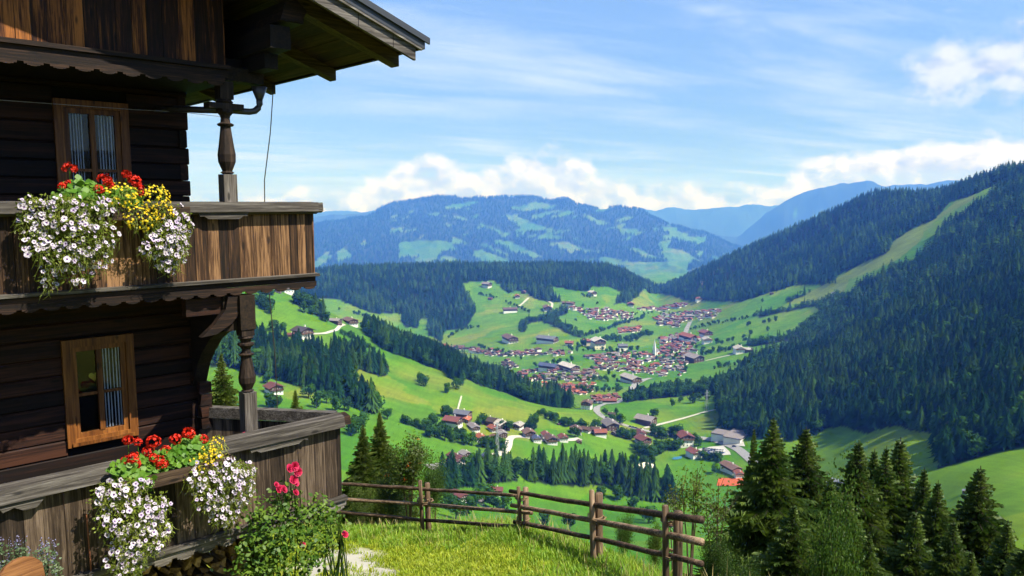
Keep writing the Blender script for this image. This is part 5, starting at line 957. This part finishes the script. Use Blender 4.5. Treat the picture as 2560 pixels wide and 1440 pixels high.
# ---------------------------------------------------------------- near spruces
M_SPR = leafy('spruce_needles', (.032, .068, .011), (.110, .160, .028), .3, .35, 1.6); M_SPR_L = leafy('spruce_needles_light', (.045, .085, .012), (.130, .170, .030), .3, .35, 1.6); M_TRUNK = plain('spruce_bark', (.034, .026, .016), .95, .4, 8)
def near_spruce(name, seed, H_, R, mat, dens=1.0):
    """trunk and crown meshes: whorls of drooping boughs, each hung with needle sprays"""
    rg = np.random.default_rng(seed); V = []; Fq = []; z = H_ * .04; br = MB(); nV = 0
    while z < H_ * .985:
        t = z / H_; L0 = R * (1 - t) ** 1.12 * rg.uniform(.80, 1.15) + .015; nb = int((7 + 3 * rg.random()) * (1 if t < .85 else .7)); a0 = rg.random() * 6.3
        for i in range(nb):
            a = a0 + 6.283 * i / nb + rg.normal(0, .16); L = L0 * rg.uniform(.6, 1.15); up = .45 * (t - .25) + rg.normal(0, .06); d = np.array([math.cos(a), math.sin(a), 0]); side = np.array([-d[1], d[0], 0]); ns = max(4, int(L * 25 * dens))
            br.tube([(0, 0, z), tuple(d * L * .5 + [0, 0, z + L * (.5 * up - .05)]), tuple(d * L + [0, 0, z + L * (up - .22)])], [.012 + .012 * L, .008, .003], 3, 0, 0, False)
            for s_ in np.linspace(.12, 1.0, ns):
                c = d * L * s_ + np.array([0, 0, z + L * s_ * (up - .22 * s_ ** 1.3) + .05 * L * max(0, s_ - .8) * 4])
                w = L * .40 * (1 - s_ * .72) * rg.uniform(.6, 1.25) + .03
                for sg in (-1, 1):
                    tip = c + side * sg * w + d * w * rg.uniform(.35, .9) + np.array([0, 0, -w * rg.uniform(.25, .75)]); wd = d * (.022 + .018 * rg.random()) ; dn = np.array([0, 0, -.045 - .06 * rg.random()])
                    m1 = (c + tip) / 2 + np.array([0, 0, .03])
                    V += [c - wd * .5, m1 + wd, tip, m1 + dn - wd * .3]; Fq.append((nV, nV + 1, nV + 2, nV + 3)); nV += 4
                    if rg.random() < .55:
                        hg = m1 + np.array([rg.normal(0, .03), rg.normal(0, .03), -rg.uniform(.10, .24) * (1.2 - t)]); V += [m1 - wd * .6, m1 + wd * .6, hg, hg - wd * .2]; Fq.append((nV, nV + 1, nV + 2, nV + 3)); nV += 4
        z += max(.085, H_ * .020 * (1.1 - .6 * t))
    tr = MB().tube([(0, 0, -.6), (0, 0, H_ * .5), (0, 0, H_ * 1.0)], [H_ * .013 + .03, H_ * .008 + .02, .006], 8)
    return np_mesh(name + '_crown', np.array(V), np.array(Fq), [mat]), tr.mesh(name + '_trunk', [M_TRUNK]), br.mesh(name + '_boughs', [M_TRUNK])
SPM = [near_spruce('spruce_a', 1, 9.0, 3.5, M_SPR), near_spruce('spruce_b', 2, 9.0, 2.9, M_SPR), near_spruce('spruce_c', 3, 9.0, 2.9, M_SPR_L, .8)]
def plant_spruce(px, py, r, k, label, h=None, wide=1.0, rz=None):
    top = onray(px, py, r); gz = float(ground(top.x, top.y)); h = top.z - gz; e = empty('spruce_tree', (top.x, top.y, gz), random.random() * 6.3, label, 'tree'); s = h / 9.0; ws = s * wide * (1.38 if px > 1500 else 1.0); e.scale = (ws, ws, s); c, t, b = SPM[k]; inst('crown', c, e); inst('trunk', t, e); inst('boughs', b, e); return e
plant_spruce(1935, 1042, 23, 0, 'largest dark spruce right of the fence, topmost of its group', wide=.90); plant_spruce(2016, 1066, 25, 1, 'slim spruce leaning on the right side of the largest dark spruce', wide=1.15); plant_spruce(1886, 1066, 24.5, 1, 'narrow spruce tip on the left shoulder of the largest spruce', wide=.42)
plant_spruce(2148, 1100, 26, 1, 'spruce on the left of the middle spruce group', wide=1.1); plant_spruce(2252, 1093, 28, 1, 'tallest spruce of the middle group', wide=1.15); plant_spruce(2187, 1122, 29, 1, 'small spruce tip second in the middle group', wide=.8); plant_spruce(2217, 1114, 27, 0, 'dark spruce between two taller ones of the middle group', wide=.75)
plant_spruce(2312, 1168, 27, 1, 'thin spruce right of the middle group', wide=.8); plant_spruce(2346, 1200, 25, 0, 'short spruce with bare tip before the gap', wide=.8); plant_spruce(2452, 1164, 26, 1, 'lone pointed spruce near the meadow on the far right', wide=1.15); plant_spruce(2580, 1330, 22, 0, 'dark spruce cut by the right border of the picture'); plant_spruce(2120, 1230, 21, 0, 'broad dark spruce before the middle group', wide=1.1); plant_spruce(2290, 1275, 22, 1, 'low spruce under the thin spruce', wide=1.1)
plant_spruce(2078, 1190, 24, 1, 'spruce half hidden right behind the slim spruce', wide=.9); plant_spruce(2385, 1300, 21, 0, 'low broad spruce left of the lone pointed spruce', wide=1.0); plant_spruce(2520, 1300, 23, 1, 'short spruce right of the lone pointed spruce', wide=1.0); plant_spruce(1985, 1260, 19.5, 0, 'low dark spruce directly before the largest spruce', wide=1.1); plant_spruce(2175, 1330, 18.5, 1, 'low spruce at the bottom under the middle group', wide=.8); plant_spruce(2430, 1375, 18, 0, 'spruce top at the bottom edge right of the middle group', wide=.8); plant_spruce(2060, 1380, 17.5, 1, 'small spruce top at the bottom edge below the largest spruce', wide=.7); plant_spruce(552, 880, 24, 2, 'light green spruce seen between house wall and lower post', wide=1.1); plant_spruce(738, 972, 25, 2, 'light green spruce tip above the lower balcony end', wide=1.0); plant_spruce(500, 925, 23, 2, 'spruce half hidden by the house corner', wide=.7)
plant_spruce(949, 1028, 23, 2, 'twin spruce beside the lower balcony, right and taller tip', wide=1.15); plant_spruce(907, 1058, 22.5, 2, 'twin spruce beside the lower balcony, left and lower tip', wide=1.15)

# ---------------------------------------------------------------- leafy shrubs and saplings
M_LEAF_A = leafy('shrub_leaf', (.022, .058, .008), (.070, .120, .018), .35, .4, 3); M_LEAF_B = leafy('shrub_leaf_light', (.045, .085, .012), (.125, .165, .030), .4, .4, 3); M_LEAF_D = leafy('shrub_leaf_dark', (.010, .030, .008), (.034, .066, .016), .3, .4, 3); M_TWIG = plain('twig', (.060, .040, .024), .9, .4, 10); M_BERRY = plain('orange_berries', (.55, .11, .01), .5, .3, 20)
def shrub(name, seed, H_, R, n, leaf, mat, open_=.0, stems=6, berries=0):
    rg = np.random.default_rng(seed); st = MB(); tips = []
    for k in range(stems):
        a = rg.random() * 6.3; r = R * rg.uniform(.15, .8); h = H_ * rg.uniform(.6, 1.0); P = [(0, 0, -.2), (r * .35 * math.cos(a), r * .35 * math.sin(a), h * .5), (r * math.cos(a), r * math.sin(a), h)]; st.tube(P, [.030 * H_ / 3, .016 * H_ / 3, .006], 5, 0, 0, False)
        for _ in range(9):
            q = rg.uniform(.3, 1); bz = np.array(P[1]) * (1 - q) + np.array(P[2]) * q; e = bz + rg.normal(0, 1, 3) * R * .28 + [0, 0, .1 * H_]; st.tube([tuple(bz), tuple(e)], [.008, .003], 3, 0, 0, False); tips.append((bz, e))
    V = []; Fq = []; nv = 0
    for k in range(n):
        b0, e = tips[rg.integers(len(tips))]; q = rg.uniform(.1, 1.1); c = b0 * (1 - q) + e * q + rg.normal(0, 1, 3) * R * (.10 + .10 * (1 - open_)); u = rg.normal(0, 1, 3); u /= np.linalg.norm(u); w = np.cross(u, rg.normal(0, 1, 3)); w /= np.linalg.norm(w); s = leaf * rg.uniform(.6, 1.3)
        V += [c, c + u * s * .5 + w * s * .3, c + u * s, c + u * s * .5 - w * s * .3]; Fq.append((nv, nv + 1, nv + 2, nv + 3)); nv += 4
    be = None
    if berries:
        be = MB()
        for k in range(berries):
            b0, e = tips[rg.integers(len(tips))]
            if e[2] < H_ * .55: e = e + [0, 0, H_ * .3]
            for _ in range(14): c = e + rg.normal(0, .045, 3) * [1.2, 1.2, .6]; be.tube([tuple(c - [0, 0, .014]), tuple(c), tuple(c + [0, 0, .014])], [.006, .016, .006], 5)
        be = be.mesh(name + '_berries', [M_BERRY])
    return np_mesh(name + '_leaves', np.array(V), np.array(Fq), [mat]), st.mesh(name + '_stems', [M_TWIG]), be
SHM = {'rowan': shrub('rowan', 5, 4.6, 1.15, 6500, .10, M_LEAF_B, .3, 7, 9), 'dense': shrub('dense', 6, 3.0, 1.5, 11000, .085, M_LEAF_A, 0, 9), 'dark': shrub('dark', 7, 3.0, 1.6, 11000, .085, M_LEAF_D, 0, 9), 'light': shrub('light', 8, 3.0, 1.3, 9000, .080, M_LEAF_B, 0, 8), 'thin': shrub('thin', 9, 3.4, .6, 620, .075, M_LEAF_B, .6, 4)}
def plant(kind, px, py, r, h, name, label, cat='shrub', wide=1.0):
    top = onray(px, py, r); gz = float(ground(top.x, top.y)); base = min(top.z - h, gz) if False else gz; hh = top.z - gz; l, s, b = SHM[kind]; H0 = {'rowan': 4.6, 'thin': 3.4}.get(kind, 3.0); e = empty(name, (top.x, top.y, gz), random.random() * 6.3, label, cat); k = hh / H0; e.scale = (k * wide, k * wide, k); inst('leaves', l, e); inst('stems', s, e)
    if b is not None: inst('berries', b, e)
    return e
plant('rowan', 1020, 1092, 20, 4, 'rowan_tree', 'young rowan with orange berry clusters behind the fence', 'tree', .95); plant('dense', 1085, 1175, 19.5, 2, 'shrub', 'leafy green shrub at the foot of the rowan behind the fence', wide=.45); plant('light', 905, 1215, 18.5, 2, 'shrub', 'light shrub behind the left fence rails', wide=.6); plant('dark', 985, 1200, 21, 2, 'shrub', 'dark bush between twin spruce and rowan', wide=.6)
plant('thin', 1733, 1160, 14.5, 3, 'sapling', 'thin leafy sapling beyond the right end of the fence', 'sapling', 1.0); plant('thin', 1690, 1205, 15.5, 3, 'sapling', 'short thin sapling behind the last fence stake', 'sapling', .9); plant('thin', 1795, 1205, 14, 3, 'sapling', 'wispy sapling left of the largest spruce', 'sapling', 1.1)
plant('light', 1640, 1325, 15.5, 2, 'shrub', 'low shrub seen through the right fence rails', wide=.4); plant('dense', 1560, 1310, 17, 2, 'shrub', 'low dark green shrub behind the middle stakes', wide=.35);  plant('dense', 1790, 1372, 13.0, 2, 'shrub', 'green shrub at the end of the fence', wide=.5)
plant('dense', 2090, 1335, 17.5, 3, 'shrub', 'green leafy shrub right of the slim spruce', wide=.38); plant('dense', 1850, 1420, 12.5, 2, 'shrub', 'small leafy bush next to the grass edge', wide=.6); 

# ---------------------------------------------------------------- balcony flowers
def petal_mesh(name, mats, n=5, r=.029, cup=.010, heart=.35):
    b = MB(); V = [(0, 0, -cup)]; m = n * 3
    for k in range(m): a = 2 * math.pi * k / m; V.append((r * heart * math.cos(a), r * heart * math.sin(a), -cup * .3))
    for k in range(m): a = 2 * math.pi * k / m; q = r * (1.0 if k % 3 else .86); V.append((q * math.cos(a), q * math.sin(a), .003 * math.sin(k * 2.1)))
    f1 = [(0, 1 + k, 1 + (k + 1) % m) for k in range(m)]; f2 = [(1 + k, 1 + m + k, 1 + m + (k + 1) % m, 1 + (k + 1) % m) for k in range(m)]; b.add(V, f1, 1); b.add(V, f2, 0); return b.mesh(name, mats)
M_PET = leafy('petunia_white', (.50, .43, .53), (.66, .61, .66), .25, .25, 40); M_THROAT = plain('petunia_throat', (.10, .035, .16), .8, .3, 60); M_PET2 = leafy('petunia_lilac', (.42, .34, .50), (.58, .50, .62), .25, .25, 40); M_GER = leafy('geranium_red', (.50, .012, .004), (.62, .030, .010), .2, .3, 40); M_YEL = leafy('bidens_yellow', (.60, .40, .005), (.68, .50, .012), .2, .2, 40); M_ROSE = leafy('rose_pink', (.45, .012, .06), (.60, .035, .12), .25, .3, 30); M_TRAIL = leafy('trailing_leaf', (.110, .160, .014), (.28, .32, .050), .4, .3, 8); M_GLEAF = leafy('geranium_leaf', (.060, .160, .010), (.130, .25, .024), .35, .3, 8)
PETM = [petal_mesh('petunia_bloom_a', [M_PET, M_THROAT]), petal_mesh('petunia_bloom_b', [M_PET2, M_THROAT], r=.026), petal_mesh('petunia_bloom_c', [M_PET, M_THROAT], r=.033, heart=.28)]
def aim(nv, roll=0.0):
    q = Vector(nv).to_track_quat('Z', 'Y').to_matrix().to_4x4(); return q @ Matrix.Rotation(roll, 4, 'Z')
def cloud(rg, blobs):
    """a point on the outer side of a group of ellipsoids (local house frame), with its outward direction"""
    w = [b[3] * b[5] for b in blobs]; b = rg.choices(blobs, w)[0]; n_ = Vector((rg.gauss(0, 1), -abs(rg.gauss(0, 1)) - .15, rg.gauss(0, 1))).normalized(); k = rg.uniform(.72, 1.05); return Vector((b[0] + n_.x * b[3] * k, b[1] + n_.y * b[4] * k, b[2] + n_.z * b[5] * k)), n_
def leaves_mesh(name, seed, blobs, n, size, mat, round_=False, strand=0):
    rg = random.Random(seed); b = MB()
    for k in range(n):
        p, nn_ = cloud(rg, blobs); p += Vector((rg.gauss(0, .012), rg.uniform(-.01, .07), rg.gauss(0, .012))); u = (nn_ * .3 + Vector((rg.gauss(0, 1), rg.gauss(0, .6), rg.gauss(-.3, 1)))).normalized(); w = u.cross(Vector((rg.gauss(0, 1), rg.gauss(0, 1), rg.gauss(0, 1)))).normalized(); s = size * rg.uniform(.6, 1.3)
        if round_:
            nrm = (Vector((rg.gauss(0, .5), -1, rg.gauss(.6, .5)))).normalized(); a1 = nrm.orthogonal().normalized(); a2 = nrm.cross(a1); b.add([p + (a1 * math.cos(t) + a2 * math.sin(t)) * s * (.62 if i % 2 else .52) for i, t in enumerate([2 * math.pi * i / 8 for i in range(8)])], [tuple(range(8))], 0)
        else: b.add([p, p + u * s * .5 + w * s * .26, p + u * s, p + u * s * .5 - w * s * .26], [(0, 1, 2, 3)], 0)
    for k in range(strand):
        p, nn_ = cloud(rg, blobs); q = p + Vector((rg.gauss(0, .05), rg.uniform(-.02, .03), -rg.uniform(.05, .16))); b.tube([p, p.lerp(q, .5) + Vector((rg.gauss(0, .02), -.02, 0)), q], [.003, .0025, .001], 3, 0, 0, False)
    return b.mesh(name, [mat])
def hplace(o): o.matrix_world = HM; return o
def petunias(seed, blobs, nb, label, nleaf=1500):
    e = empty('petunia_plant', HM.to_translation(), HROT, label, 'flowers'); o = link(bpy.data.objects.new('foliage', leaves_mesh('petunia_foliage', seed, blobs, nleaf, .040, M_TRAIL, False, nleaf // 5)), e); o['kind'] = 'stuff'
    rg = random.Random(seed + 1); got = []
    for k in range(nb):
        for _ in range(12):
            p, nn_ = cloud(rg, blobs)
            if all((p - g).length > .030 for g in got[-160:]): break
        got.append(p); nrm = (nn_ * .6 + Vector((.35, -.8, .45)) + Vector((rg.gauss(0, .5), rg.gauss(0, .35), rg.gauss(0, .5)))).normalized(); o = inst('bloom', PETM[rg.choice((0, 0, 1, 2))], e); s = rg.uniform(.55, 1.2); o.matrix_local = Matrix.Translation(p + nrm * .012) @ aim(nrm, rg.random() * 6.3) @ Matrix.Scale(s, 4)
    return e
def B(px, py, v, rx, ry, rz): p = fr(px, py, v); return (p.x, p.y, p.z, rx, ry, rz)
petunias(101, [B(95, 560, .22, .22, .16, .20), B(165, 545, .28, .30, .20, .22), B(215, 590, .32, .34, .20, .26), B(160, 640, .30, .26, .16, .18), B(240, 640, .28, .16, .14, .16), B(120, 690, .22, .10, .10, .16), B(75, 530, .2, .12, .12, .14), B(130, 510, .26, .34, .16, .10), B(230, 515, .30, .30, .16, .12), B(105, 610, .26, .2, .14, .16), B(190, 690, .26, .16, .12, .10)], 290, 'left white trailing petunias on the upper balcony', 3400)
petunias(102, [B(420, 600, .28, .20, .16, .26), B(445, 560, .26, .15, .14, .22), B(390, 615, .26, .18, .15, .16), B(415, 660, .24, .12, .12, .12), B(440, 620, .26, .14, .13, .2)], 200, 'white petunias below the yellow flowers on the upper balcony', 1400)
petunias(103, [B(290, 1230, .72, .24, .18, .16), B(320, 1290, .78, .34, .2, .24), B(345, 1350, .76, .28, .18, .24), B(310, 1390, .70, .20, .15, .20), B(400, 1320, .72, .14, .14, .14), B(375, 1270, .74, .22, .16, .18), B(310, 1215, .76, .28, .16, .12), B(260, 1240, .72, .14, .13, .14), B(320, 1420, .72, .16, .13, .14)], 295, 'left white petunias trailing from the lower balcony', 2600)
petunias(104, [B(560, 1180, .72, .24, .18, .18), B(590, 1220, .74, .22, .18, .22), B(520, 1230, .74, .22, .18, .22), B(560, 1280, .72, .20, .15, .18), B(545, 1160, .7, .2, .16, .12), B(600, 1180, .72, .18, .16, .16), B(490, 1190, .76, .16, .15, .16)], 250, 'right white petunias trailing from the lower balcony', 2600)
def yellow(seed, blobs, n_, label):
    e = empty('bidens_plant', HM.to_translation(), HROT, label, 'flowers'); o = link(bpy.data.objects.new('foliage', leaves_mesh('bidens_foliage', seed, blobs, n_ * 2, .034, M_TRAIL, False, n_ // 2)), e); o['kind'] = 'stuff'; rg = random.Random(seed); b = MB()
    for k in range(n_):
        p, nn_ = cloud(rg, blobs); nrm = (nn_ + Vector((.2, -.7, .5)) + Vector((rg.gauss(0, .3), 0, rg.gauss(0, .3)))).normalized(); M_ = Matrix.Translation(p + nrm * .015) @ aim(nrm, rg.random() * 6); r = .017 * rg.uniform(.7, 1.2)
        b.add([M_ @ Vector((0, 0, .003))] + [M_ @ Vector((r * (1 if i % 2 == 0 else .5) * math.cos(.628 * i), r * (1 if i % 2 == 0 else .5) * math.sin(.628 * i), 0)) for i in range(10)], [(0, 1 + i, 1 + (i + 1) % 10) for i in range(10)], 0)
    o = link(bpy.data.objects.new('blooms', b.mesh('bidens_blooms', [M_YEL])), e); o['kind'] = 'stuff'
yellow(201, [B(385, 500, .28, .17, .15, .20), B(350, 545, .28, .20, .15, .16), B(300, 490, .26, .20, .14, .14), B(410, 540, .27, .10, .12, .16)], 300, 'yellow flowers between the red geraniums on the upper balcony'); yellow(202, [B(520, 1130, .66, .18, .14, .14), B(500, 1155, .72, .16, .13, .10), B(540, 1110, .62, .1, .1, .1)], 130, 'yellow flowers above the right petunias of the lower balcony')
def geranium_head(seed):
    rg = random.Random(seed); b = MB()
    for k in range(46):
        n_ = lump(rg); n_ = Vector((n_.x, n_.y, abs(n_.z) * .9 - .25)).normalized(); c = n_ * .062 * rg.uniform(.8, 1.1); M_ = Matrix.Translation(c) @ aim(n_, rg.random() * 6); r = .019
        b.add([M_ @ Vector((0, 0, -.004))] + [M_ @ Vector((r * (1 if i % 2 == 0 else .62) * math.cos(.628 * i), r * (1 if i % 2 == 0 else .62) * math.sin(.628 * i), rg.uniform(-.002, .006))) for i in range(10)], [(0, 1 + i, 1 + (i + 1) % 10) for i in range(10)], 0)
    return b.mesh('geranium_head', [M_GER])
GH = [geranium_head(k) for k in range(3)]
def geranium(heads, v, blobs, label, seed):
    e = empty('geranium_plant', HM.to_translation(), HROT, label, 'flowers'); o = link(bpy.data.objects.new('foliage', leaves_mesh('geranium_foliage', seed, blobs, 420, .055, M_GLEAF, True)), e); o['kind'] = 'stuff'; st = MB()
    for k, (px, py, s) in enumerate(heads):
        p = fr(px, py, v + random.uniform(-.06, .06)); o = inst('flower_head', GH[k % 3], e); o.matrix_local = Matrix.Translation(p) @ Matrix.Rotation(.5, 4, 'X') @ Matrix.Rotation(random.random() * 6, 4, 'Z') @ Matrix.Scale(s, 4); st.tube([(p.x, p.y, p.z - .03), (p.x + random.uniform(-.03, .03), p.y + .03, p.z - .25)], .004, 4)
    st.build('stems', M_GLEAF, e)
geranium([(174, 421, 1.1), (156, 466, .7), (170, 458, .6)], .2, [B(200, 480, .2, .20, .12, .14), B(230, 500, .22, .2, .12, .12), B(170, 500, .2, .14, .12, .1)], 'red geranium left on the upper balcony', 301); geranium([(262, 449, 1.15), (272, 462, .9), (247, 474, .85)], .24, [B(250, 490, .2, .16, .12, .12), B(230, 520, .24, .14, .1, .1)], 'red geranium in the middle of the upper flower box', 302); geranium([(316, 437, .85), (337, 453, 1.05), (346, 470, .95), (349, 482, .8)], .26, [B(320, 500, .2, .14, .12, .12)], 'red geranium beside the yellow flowers of the upper box', 303)
geranium([(320, 1100, .9), (344, 1105, .75), (384, 1105, 1.2), (370, 1128, 1.0), (415, 1129, 1.1), (438, 1098, 1.0)], .62, [B(370, 1165, .62, .26, .15, .14), B(330, 1180, .66, .2, .14, .14), B(420, 1150, .62, .22, .14, .14)], 'red geraniums with high heads on the lower balcony', 304); geranium([(318, 1152, 1.0), (335, 1145, 1.0), (340, 1160, .9), (396, 1152, 1.05), (405, 1162, 1.0), (385, 1146, .8)], .74, [B(340, 1200, .70, .26, .14, .14), B(310, 1170, .7, .16, .12, .1), B(460, 1150, .66, .24, .14, .12)], 'red geraniums hanging low over the lower balcony rail', 305); geranium([(472, 1083, 1.15), (508, 1098, .9)], .6, [B(480, 1120, .6, .2, .12, .12)], 'two red geranium heads next to the yellow flowers of the lower box', 306)
W_BOX = wood('planter_wood', (.010, .006, .004), (.035, .020, .012), (.090, .058, .036), 'x', .8, rnd=.2)
def planter(x0, x1, y0, y1, z0, z1, label):
    e = empty('flower_box', HM @ Vector(((x0 + x1) / 2, (y0 + y1) / 2, z0)), HROT, label, 'flower box'); w = (x1 - x0) / 2; d = (y1 - y0) / 2; h = z1 - z0; t = .02
    MB().box(-w, -d, 0, w, -d + t, h).build('front_panel', W_BOX, e); MB().box(-w, d - t, 0, w, d, h).build('back_panel', W_BOX, e); MB().box(-w, -d + t, 0, -w + t, d - t, h).box(w - t, -d + t, 0, w, d - t, h).build('end_panel', W_BOX, e); MB().box(-w + t, -d + t, 0, w - t, d - t, h - .03).build('soil', plain('potting_soil', (.03, .02, .015), 1, .4, 20), e)
    for s in (-.7, .7): MB().bar((w * s, -d, -.012), (w * s, d + .05, -.012), .03, .022).build('bracket_arm', W_RAIL, e)
planter(-3.40, -1.80, -.32, -.14, -.18, -.03, 'dark wooden flower box hung on the upper balcony rail'); planter(-2.95, -1.60, -.80, -.60, -3.15, -3.0, 'wooden flower box hung outside the lower balcony rail')

# ---------------------------------------------------------------- rose bush, herbs, wooden backrest
def rose_flower(seed):
    rg = random.Random(seed); b = MB()
    for ring, (r, n_, tilt) in enumerate(((.016, 4, .2), (.030, 5, .6), (.044, 6, 1.0))):
        for k in range(n_):
            a = 6.283 * k / n_ + ring * .5 + rg.uniform(-.2, .2); M_ = Matrix.Rotation(a, 4, 'Z'); x = r * .5; zt = .04 * math.cos(tilt); xo = r * 1.1
            b.add([M_ @ Vector(q) for q in ((.003, -.006, 0), (x, -r * .7, zt * .5), (xo, -r * .45, zt), (xo * 1.05, r * .45, zt * .9), (x, r * .7, zt * .5), (.003, .006, 0))], [(0, 1, 2, 3, 4, 5)], 0)
    return b.mesh('rose_bloom', [M_ROSE])
RF = [rose_flower(k) for k in range(3)]
def rose_bush(heads, v, blobs, seed, label, nleaf):
    e = empty('rose_bush', HM @ Vector((blobs[0][0], blobs[0][1], -4.9)), HROT, label, 'rose bush'); off = HMI @ e.location; rg = random.Random(seed); st = MB(); b = MB()
    for k in range(16):
        p, nn_ = cloud(rg, blobs); st.tube([(off.x + rg.gauss(0, .15), off.y + rg.gauss(0, .12), float((off.z)) - .35), ((p.x + off.x) / 2 + rg.gauss(0, .1), p.y + .1, (p.z + off.z) / 2), tuple(p)], [.012, .009, .004], 5, 0, 0, False)
    for px, py, s in heads: p = fr(px, py, v); st.tube([tuple(p - Vector((0, 0, .02))), (p.x + .06, p.y + .05, p.z - .5)], [.004, .006], 4, 0, 0, False)
    for bl in blobs:
        pass
    for k in range(nleaf):
        p, nn_ = cloud(rg, blobs); p += Vector((rg.gauss(0, .06), rg.uniform(0, .25), rg.gauss(0, .06))); u = Vector((rg.gauss(0, 1), rg.gauss(0, .7), rg.gauss(-.3, .7))).normalized(); w = u.cross(Vector((rg.gauss(0, .4), rg.gauss(-.4, .4), rg.gauss(1, .4)))).normalized(); s = .065 * rg.uniform(.6, 1.3); b.add([p, p + u * s * .35 + w * s * .3, p + u * s * .75 + w * s * .22, p + u * s, p + u * s * .75 - w * s * .22, p + u * s * .35 - w * s * .3], [(0, 1, 2, 3, 4, 5)], 0)
    for mb, nm, mt in ((st, 'stems', M_LEAF_A), (b, 'leaves', M_RLEAF)):
        o = mb.build(nm, mt, e); o.matrix_local = Matrix.Translation(-off)
    for k, (px, py, s) in enumerate(heads):
        p = fr(px, py, v) - off; o = inst('bloom', RF[k % 3], e); nrm = Vector((.2 + rg.gauss(0, .3), -.8, .5 + rg.gauss(0, .3))).normalized(); o.matrix_local = Matrix.Translation(p) @ aim(nrm, rg.random() * 6) @ Matrix.Scale(s, 4)
    return e
M_RLEAF = leafy('rose_leaf', (.032, .085, .008), (.120, .190, .020), .35, .3, 6)
rose_bush([(735, 1166, 1.2), (722, 1172, 1.1), (744, 1180, 1.1), (733, 1200, 1.15), (738, 1208, 1.0), (696, 1222, 1.0), (708, 1224, 1.0), (738, 1232, .9), (690, 1212, .7), (756, 1362, .8), (706, 1390, .6)], 1.0, [B(690, 1330, 1.0, .34, .25, .36), B(650, 1290, .95, .18, .16, .18), B(660, 1380, .95, .30, .22, .34), B(760, 1310, .95, .26, .2, .26), B(725, 1250, .9, .14, .12, .22), B(790, 1370, .95, .24, .22, .30), B(640, 1425, .95, .28, .2, .22), B(800, 1275, .8, .16, .12, .20), B(735, 1400, 1.0, .4, .2, .3), B(695, 1260, .9, .12, .1, .1)], 401, 'tall rose bush with pink blooms before the lower balcony', 2000)
rose_bush([(861, 1337, 1.0)], .9, [B(830, 1300, .9, .16, .14, .16), B(845, 1330, .9, .08, .08, .1)], 402, 'single pink rose low beside the grass edge', 150)
def herb():
    e = empty('catmint_plant', HM @ Vector((-3.9, -1.2, -4.6)), HROT, 'grey green catmint with lavender spikes in the bottom left corner', 'plant'); off = HMI @ e.location; rg = random.Random(77); a_ = MB(); f_ = MB()
    for k in range(90):
        p = fr(rg.uniform(-60, 150), rg.uniform(1350, 1440), 1.15 + rg.uniform(-.12, .12)); base = Vector((p.x + rg.gauss(0, .08), p.y, p.z - .55)); a_.tube([tuple(base), tuple(p)], [.004, .002], 3, 0, 0, False)
        for j in range(16): q = base.lerp(p, rg.uniform(.25, 1)) + Vector((rg.gauss(0, .02), rg.gauss(0, .02), 0)); u = Vector((rg.gauss(0, 1), rg.gauss(0, 1), .3)).normalized(); w = u.orthogonal(); a_.add([q, q + u * .015 + w * .009, q + u * .034, q + u * .015 - w * .009], [(0, 1, 2, 3)], 0)
        if k % 2 == 0:
            for j in range(9): q = p + Vector((rg.gauss(0, .008), rg.gauss(0, .008), .01 * j - .02)); u = lump(rg); w = u.orthogonal(); f_.add([q, q + u * .008 + w * .006, q + u * .016, q + u * .008 - w * .006], [(0, 1, 2, 3)], 0)
    for mb, nm, mt in ((a_, 'stems_and_leaves', leafy('catmint_leaf', (.06, .10, .04), (.12, .17, .08), .3, .2, 8)), (f_, 'flower_spikes', leafy('lavender_flower', (.13, .12, .24), (.20, .19, .32), .3, .2, 8))):
        o = mb.build(nm, mt, e); o.matrix_local = Matrix.Translation(-off); o['kind'] = 'stuff'
herb()
W_SEAT = wood('warm_wood', (.045, .016, .006), (.130, .050, .018), (.260, .115, .045), 'x', .6, rnd=.1)
bp = fr(50, 1440, 1.5); be = empty('garden_chair', HM @ bp, HROT + .25, 'brown rounded wooden chair back in the bottom left corner', 'chair'); pts = [(-.20, -.45), (.20, -.45), (.21, -.1), (.19, .06), (.13, .13), (.05, .165), (0, .17), (-.05, .165), (-.13, .13), (-.19, .06), (-.21, -.1)]
MB().prism(pts, -.02, .02).build('backrest', W_SEAT, be); MB().box(-.24, -.03, -.50, .24, .42, -.455).build('seat', W_SEAT, be)
for sx in (-.19, .19):
    for sy in (.0, .36): MB().tube([(sx, sy, -.505), (sx * 1.1, sy, -.95)], .022, 8).build('leg', W_SEAT, be)
# ---------------------------------------------------------------- small pink flower standing inside the lower balcony
pk = fr(592, 1085, .15); pe = empty('pink_pot_flower', HM @ Vector((pk.x, pk.y, pk.z - .25)), HROT, 'small pink flower peeping over the lower balcony rail by the post', 'flower')
inst('leaves', leaves_mesh('pink_leaves', 501, [(0, 0, .16, .07, .05, .06)], 60, .035, M_GLEAF), pe)['kind'] = 'stuff'; MB().tube([(0, 0, -.1), (.01, 0, .2)], .006, 5).build('stem', M_GLEAF, pe); MB().tube([(0, 0, -.25), (0, 0, -.1)], [.06, .08], 10).build('pot', plain('clay_pot', (.25, .09, .05), .9), pe)
for k, (x, z) in enumerate(((-.07, .20), (.075, .24), (.01, .22))): o = inst('bloom', RF[k], pe); o.matrix_local = Matrix.Translation((x, -.04, z)) @ aim(Vector((.1, -.9, .3))) @ Matrix.Scale(.6, 4)
